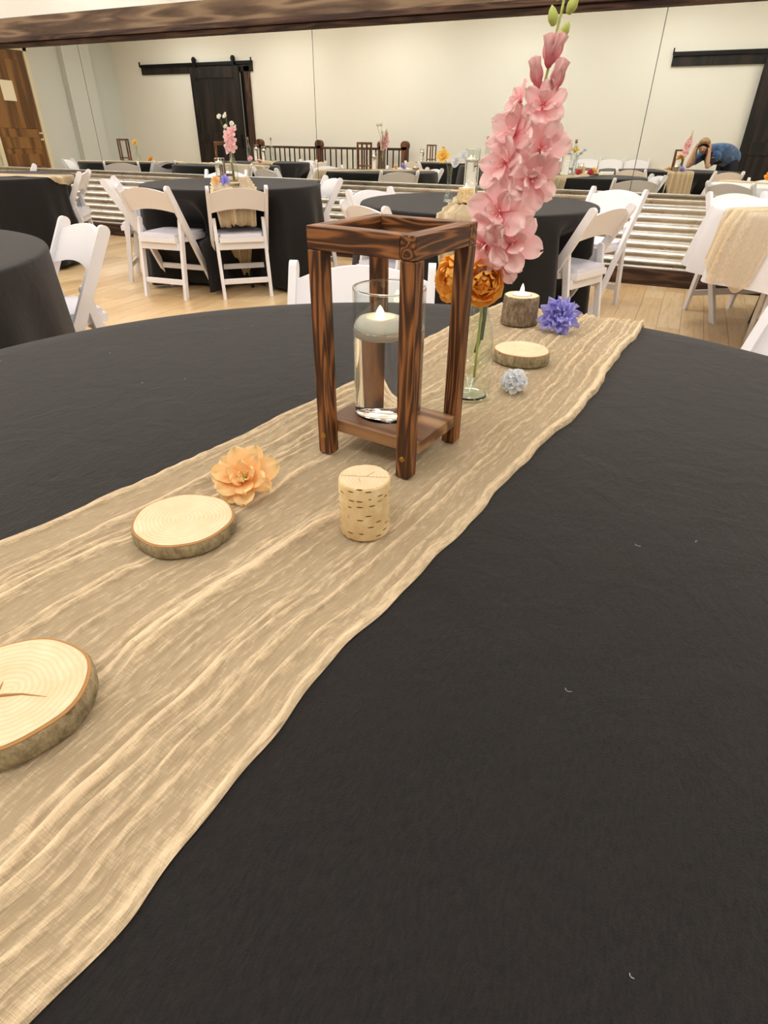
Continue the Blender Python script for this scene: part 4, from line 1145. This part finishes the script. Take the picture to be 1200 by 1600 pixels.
# ------------------------------------------------------------------ the person leaning on the near table (seen in the mirror)
mat('skin', '#dcae94', .55); mat('denim', '#33507a', .8, sheen=.2); mat('black_knit', '#131216', .85)
mat('dark_trousers', '#20222c', .85); mat('blond_hair', '#a07d55', .55); mat('shoe', '#2a2727', .6); mat('lens', '#101010', .1)
n = N(MATS['denim']); n.color(n.ramp(n.noise(n.coord(), 14, 5, .6), [(.3, '#23395c'), (.55, '#3d5f8c'), (.8, '#6f8fb4')]))
n = N(MATS['blond_hair']); n.color(n.ramp(n.noise(n.coord(scale=(1, 1, .15)), 120, 4, .6), [(.3, '#7d6144'), (.6, '#b39068'), (.85, '#dcc296')]))
def skin_mesh(name, pts, edg, mt, parent, root=0, sub=2):
    me = bpy.data.meshes.new(name); me.from_pydata([p[:3] for p in pts], edg, []); me.update()
    o = bpy.data.objects.new(name, me); COL.objects.link(o); o.parent = parent
    md = o.modifiers.new('skin', 'SKIN'); md.use_smooth_shade = True
    for i, p in enumerate(pts):
        r_ = p[3]; o.data.skin_vertices[0].data[i].radius = (r_, r_) if not isinstance(r_, tuple) else r_
        o.data.skin_vertices[0].data[i].use_root = (i == root)
    o.modifiers.new('sub', 'SUBSURF').levels = sub; o.modifiers['sub'].render_levels = sub
    me.materials.append(MATS[mt])
    return o
pr = empty('person', (0, 0, 0)); pr.location = (.44, -.86, 0)
tag(pr, 'person in a denim jacket leaning elbows on the near table, hands at their glasses', 'person')
OFF = Vector((-.44, .86, 0))
def P(x_, y_, z_, r_): return (x_ + OFF.x, y_ + OFF.y, z_, r_)
pts = []; edg = []
def add(p, par=None):
    pts.append(p)
    if par is not None: edg.append((par, len(pts) - 1))
    return len(pts) - 1
pel = add(P(.44, -.80, .91, .085)); sp = add(P(.34, -.66, .98, .08), pel); ch = add(P(.19, -.48, 1.0, .075), sp); nb = add(P(.075, -.345, 1.0, .05), ch); nk = add(P(.035, -.28, 1.03, .052), nb)
h1 = add(P(.015, -.225, 1.055, .078), nk); h2 = add(P(.012, -.215, 1.105, .082), h1)
chin = add(P(.0, -.165, .995, .042), h1)
HAND = []
for s in (-1, 1):
    if s < 0: sh_, el, wr = P(.05, -.52, .97, .045), P(-.155, -.16, .792, .034), P(-.115, -.125, .985, .025)
    else: sh_, el, wr = P(.235, -.365, .965, .045), P(.135, -.13, .792, .034), P(.115, -.125, .985, .025)
    a = add(sh_, ch); mid_ = tuple((sh_[i] + el[i]) / 2 for i in range(3)) + (.042,); b1_ = add(mid_, a); c_ = add(el, b1_)
    fm = tuple(el[i] * .55 + wr[i] * .45 for i in range(3)) + (.034,); d_ = add(fm, c_); e_ = add(wr, d_)
    pc = (wr[0] - s * .006, wr[1] + .004, wr[2] + .05, .027); f_ = add(pc, e_)
    for k, (fl_, sp_) in enumerate(((.050, -.018), (.056, -.006), (.052, .006), (.042, .017))):
        q0 = (pc[0] - s * .002, pc[1] + sp_ * 1.5, pc[2] + .024, .0082)
        q1 = (q0[0] - s * .004, q0[1] + sp_ * .5, q0[2] + fl_ * .55, .0076)
        q2 = (q1[0] - s * .016, q1[1] + sp_ * .2 + .004, q1[2] + fl_ * .40, .0066)
        i0 = add(q0, f_); i1 = add(q1, i0); add(q2, i1)
    th0 = add((pc[0] - s * .016, pc[1] + .016, pc[2] + .0, .0105), f_); add((pc[0] - s * .026, pc[1] + .02, pc[2] + .026, .009), th0)
for s in (-1, 1):
    hx, hy = .44 + s * .065, -.80 + s * .065
    a = add(P(hx, hy, .86, .085), pel); b1_ = add(P(hx + .01, hy + .02, .48, .066), a); c_ = add(P(hx + .03, hy - .03, .10, .042), b1_); add(P(hx - .03, hy + .05, .045, .04), c_)
skin_mesh('body', pts, edg, 'skin', pr, pel)
# clothes: denim jacket, dark top, trousers, shoes
def cl(name, chain, mt, extra=()):
    p_ = [P(*c) for c in chain]; e_ = [(i, i + 1) for i in range(len(chain) - 1)]
    for (i, c) in extra:
        p_.append(P(*c)); e_.append((i, len(p_) - 1))
    return skin_mesh(name, p_, e_, mt, pr, 0)
jk = [(.53, -.92, .86, .16), (.44, -.80, .93, .175), (.34, -.66, 1.0, .158), (.19, -.48, 1.03, .152), (.095, -.36, 1.025, .108), (.055, -.315, 1.03, .075)]
o = cl('jacket', jk, 'denim', [(3, (.03, -.53, .985, .105)), (3, (.255, -.35, .985, .105))])
p_ = o  # sleeves to the elbow
cl('sleeve', [(.05, -.53, .985, .095), (-.05, -.36, .89, .068), (-.10, -.26, .848, .058)], 'denim')
cl('sleeve', [(.245, -.37, .985, .098), (.225, -.31, .935, .078), (.205, -.27, .90, .066)], 'denim')
cl('cuff', [(.215, -.285, .91, .058), (.175, -.205, .855, .052), (.15, -.165, .825, .047)], 'black_knit')
cl('top', [(.36, -.64, .94, .12), (.20, -.46, .945, .135), (.10, -.345, .955, .095), (.06, -.30, .975, .062)], 'black_knit')
cl('trousers', [(.44, -.80, .91, .143), (.505, -.735, .85, .115), (.515, -.715, .48, .080), (.535, -.765, .12, .060)], 'dark_trousers', [])
cl('trousers', [(.44, -.80, .90, .140), (.375, -.865, .85, .115), (.385, -.845, .48, .080), (.405, -.895, .12, .060)], 'dark_trousers')
for (sx_, sy_) in ((.53, -.75), (.40, -.88)): cl('shoe', [(sx_ + .02, sy_ - .03, .05, .046), (sx_ - .04, sy_ + .04, .042, .044), (sx_ - .09, sy_ + .10, .036, .034)], 'shoe')
# hair: cap and long strands either side of the face
hb = bmesh.new()
for i in range(17):
    for j in range(13): pass
V = []; Fc = []; nu, nv = 28, 14
for i in range(nv + 1):
    ph = pi * .66 * i / nv
    for j in range(nu):
        a = 2 * pi * j / nu
        front = max(0, sin(a)) * smoothstep(.35, 1, i / nv)
        r_ = .0915 + .002 * sin(9 * a)
        V.append((.012 + OFF.x + r_ * .92 * sin(ph) * cos(a), -.225 + OFF.y + r_ * 1.05 * sin(ph) * sin(a) - .012 * front, 1.100 + r_ * 1.02 * cos(ph) + .062 * front))
for i in range(nv):
    for j in range(nu): Fc.append((i * nu + j, i * nu + (j + 1) % nu, (i + 1) * nu + (j + 1) % nu, (i + 1) * nu + j))
hr = obj('hair', (V, [], Fc), 'blond_hair', pr, True); hr.modifiers.new('thick', 'SOLIDIFY').thickness = .006
for s in (-1, 1):
    for k in range(5):
        x_ = .012 + s * (.082 + .004 * k); y_ = -.255 + .028 * k
        b_ = bmesh.new(); tube(b_, [(x_ + OFF.x, y_ + OFF.y, 1.11), (x_ + s * .010 + OFF.x, y_ + .012 + OFF.y, 1.02), (x_ - s * .004 + OFF.x, y_ + .02 + OFF.y, .92 - .01 * k), (x_ - s * .012 + OFF.x, y_ + .025 + OFF.y, .86 - .008 * k)], [.016, .018, .014, .005], 8)
        obj('lock', b_, 'blond_hair', hr, True)
# face: nose, mouth, eyes, glasses
fo = Vector((.008, -.137, 1.05)) + OFF
b_ = bmesh.new(); tube(b_, [fo + Vector((0, -.006, .012)), fo + Vector((0, .010, -.012)), fo + Vector((0, .014, -.026)), fo + Vector((0, .002, -.032))], [.006, .009, .011, .006], 8); obj('nose', b_, 'skin', pr, True)
mat('lips', '#b5605c', .5)
b_ = bmesh.new(); tube(b_, [fo + Vector((-.022, .0, -.052)), fo + Vector((-.008, .010, -.050)), fo + Vector((.008, .010, -.050)), fo + Vector((.022, .0, -.052))], [.002, .0055, .0055, .002], 8); obj('mouth', b_, 'lips', pr, True)
mat('eye_white', '#eeeeea', .3)
for s in (-1, 1):
    b_ = bmesh.new(); bmesh.ops.create_uvsphere(b_, u_segments=12, v_segments=8, radius=.009, matrix=Matrix.Translation(fo + Vector((s * .031, -.007, .006)))); ey = obj('eye', b_, 'eye_white', pr, True)
    b_ = bmesh.new(); bmesh.ops.create_uvsphere(b_, u_segments=10, v_segments=6, radius=.0048, matrix=Matrix.Translation(fo + Vector((s * .031, -.0005, .005)))); obj('iris', b_, 'lens', ey, True)
g = empty('eyeglasses', fo - OFF); tag(g, 'dark framed eyeglasses worn by the person in the mirror', 'glasses')
for s in (-1, 1):
    ring = [(s * .034 + .026 * cos(a), .012, .004 + .019 * sin(a)) for a in np.linspace(0, 2 * pi, 17)]
    b_ = bmesh.new(); tube(b_, ring, .0022, 6, False); obj('rim', b_, 'lens', g)
    b_ = bmesh.new(); tube(b_, [(s * .060, .012, .008), (s * .082, -.01, .008), (s * .088, -.10, .002)], .002, 6); obj('temple', b_, 'lens', g)
b_ = bmesh.new(); tube(b_, [(-.009, .012, .008), (0, .014, .010), (.009, .012, .008)], .002, 6); obj('bridge', b_, 'lens', g)
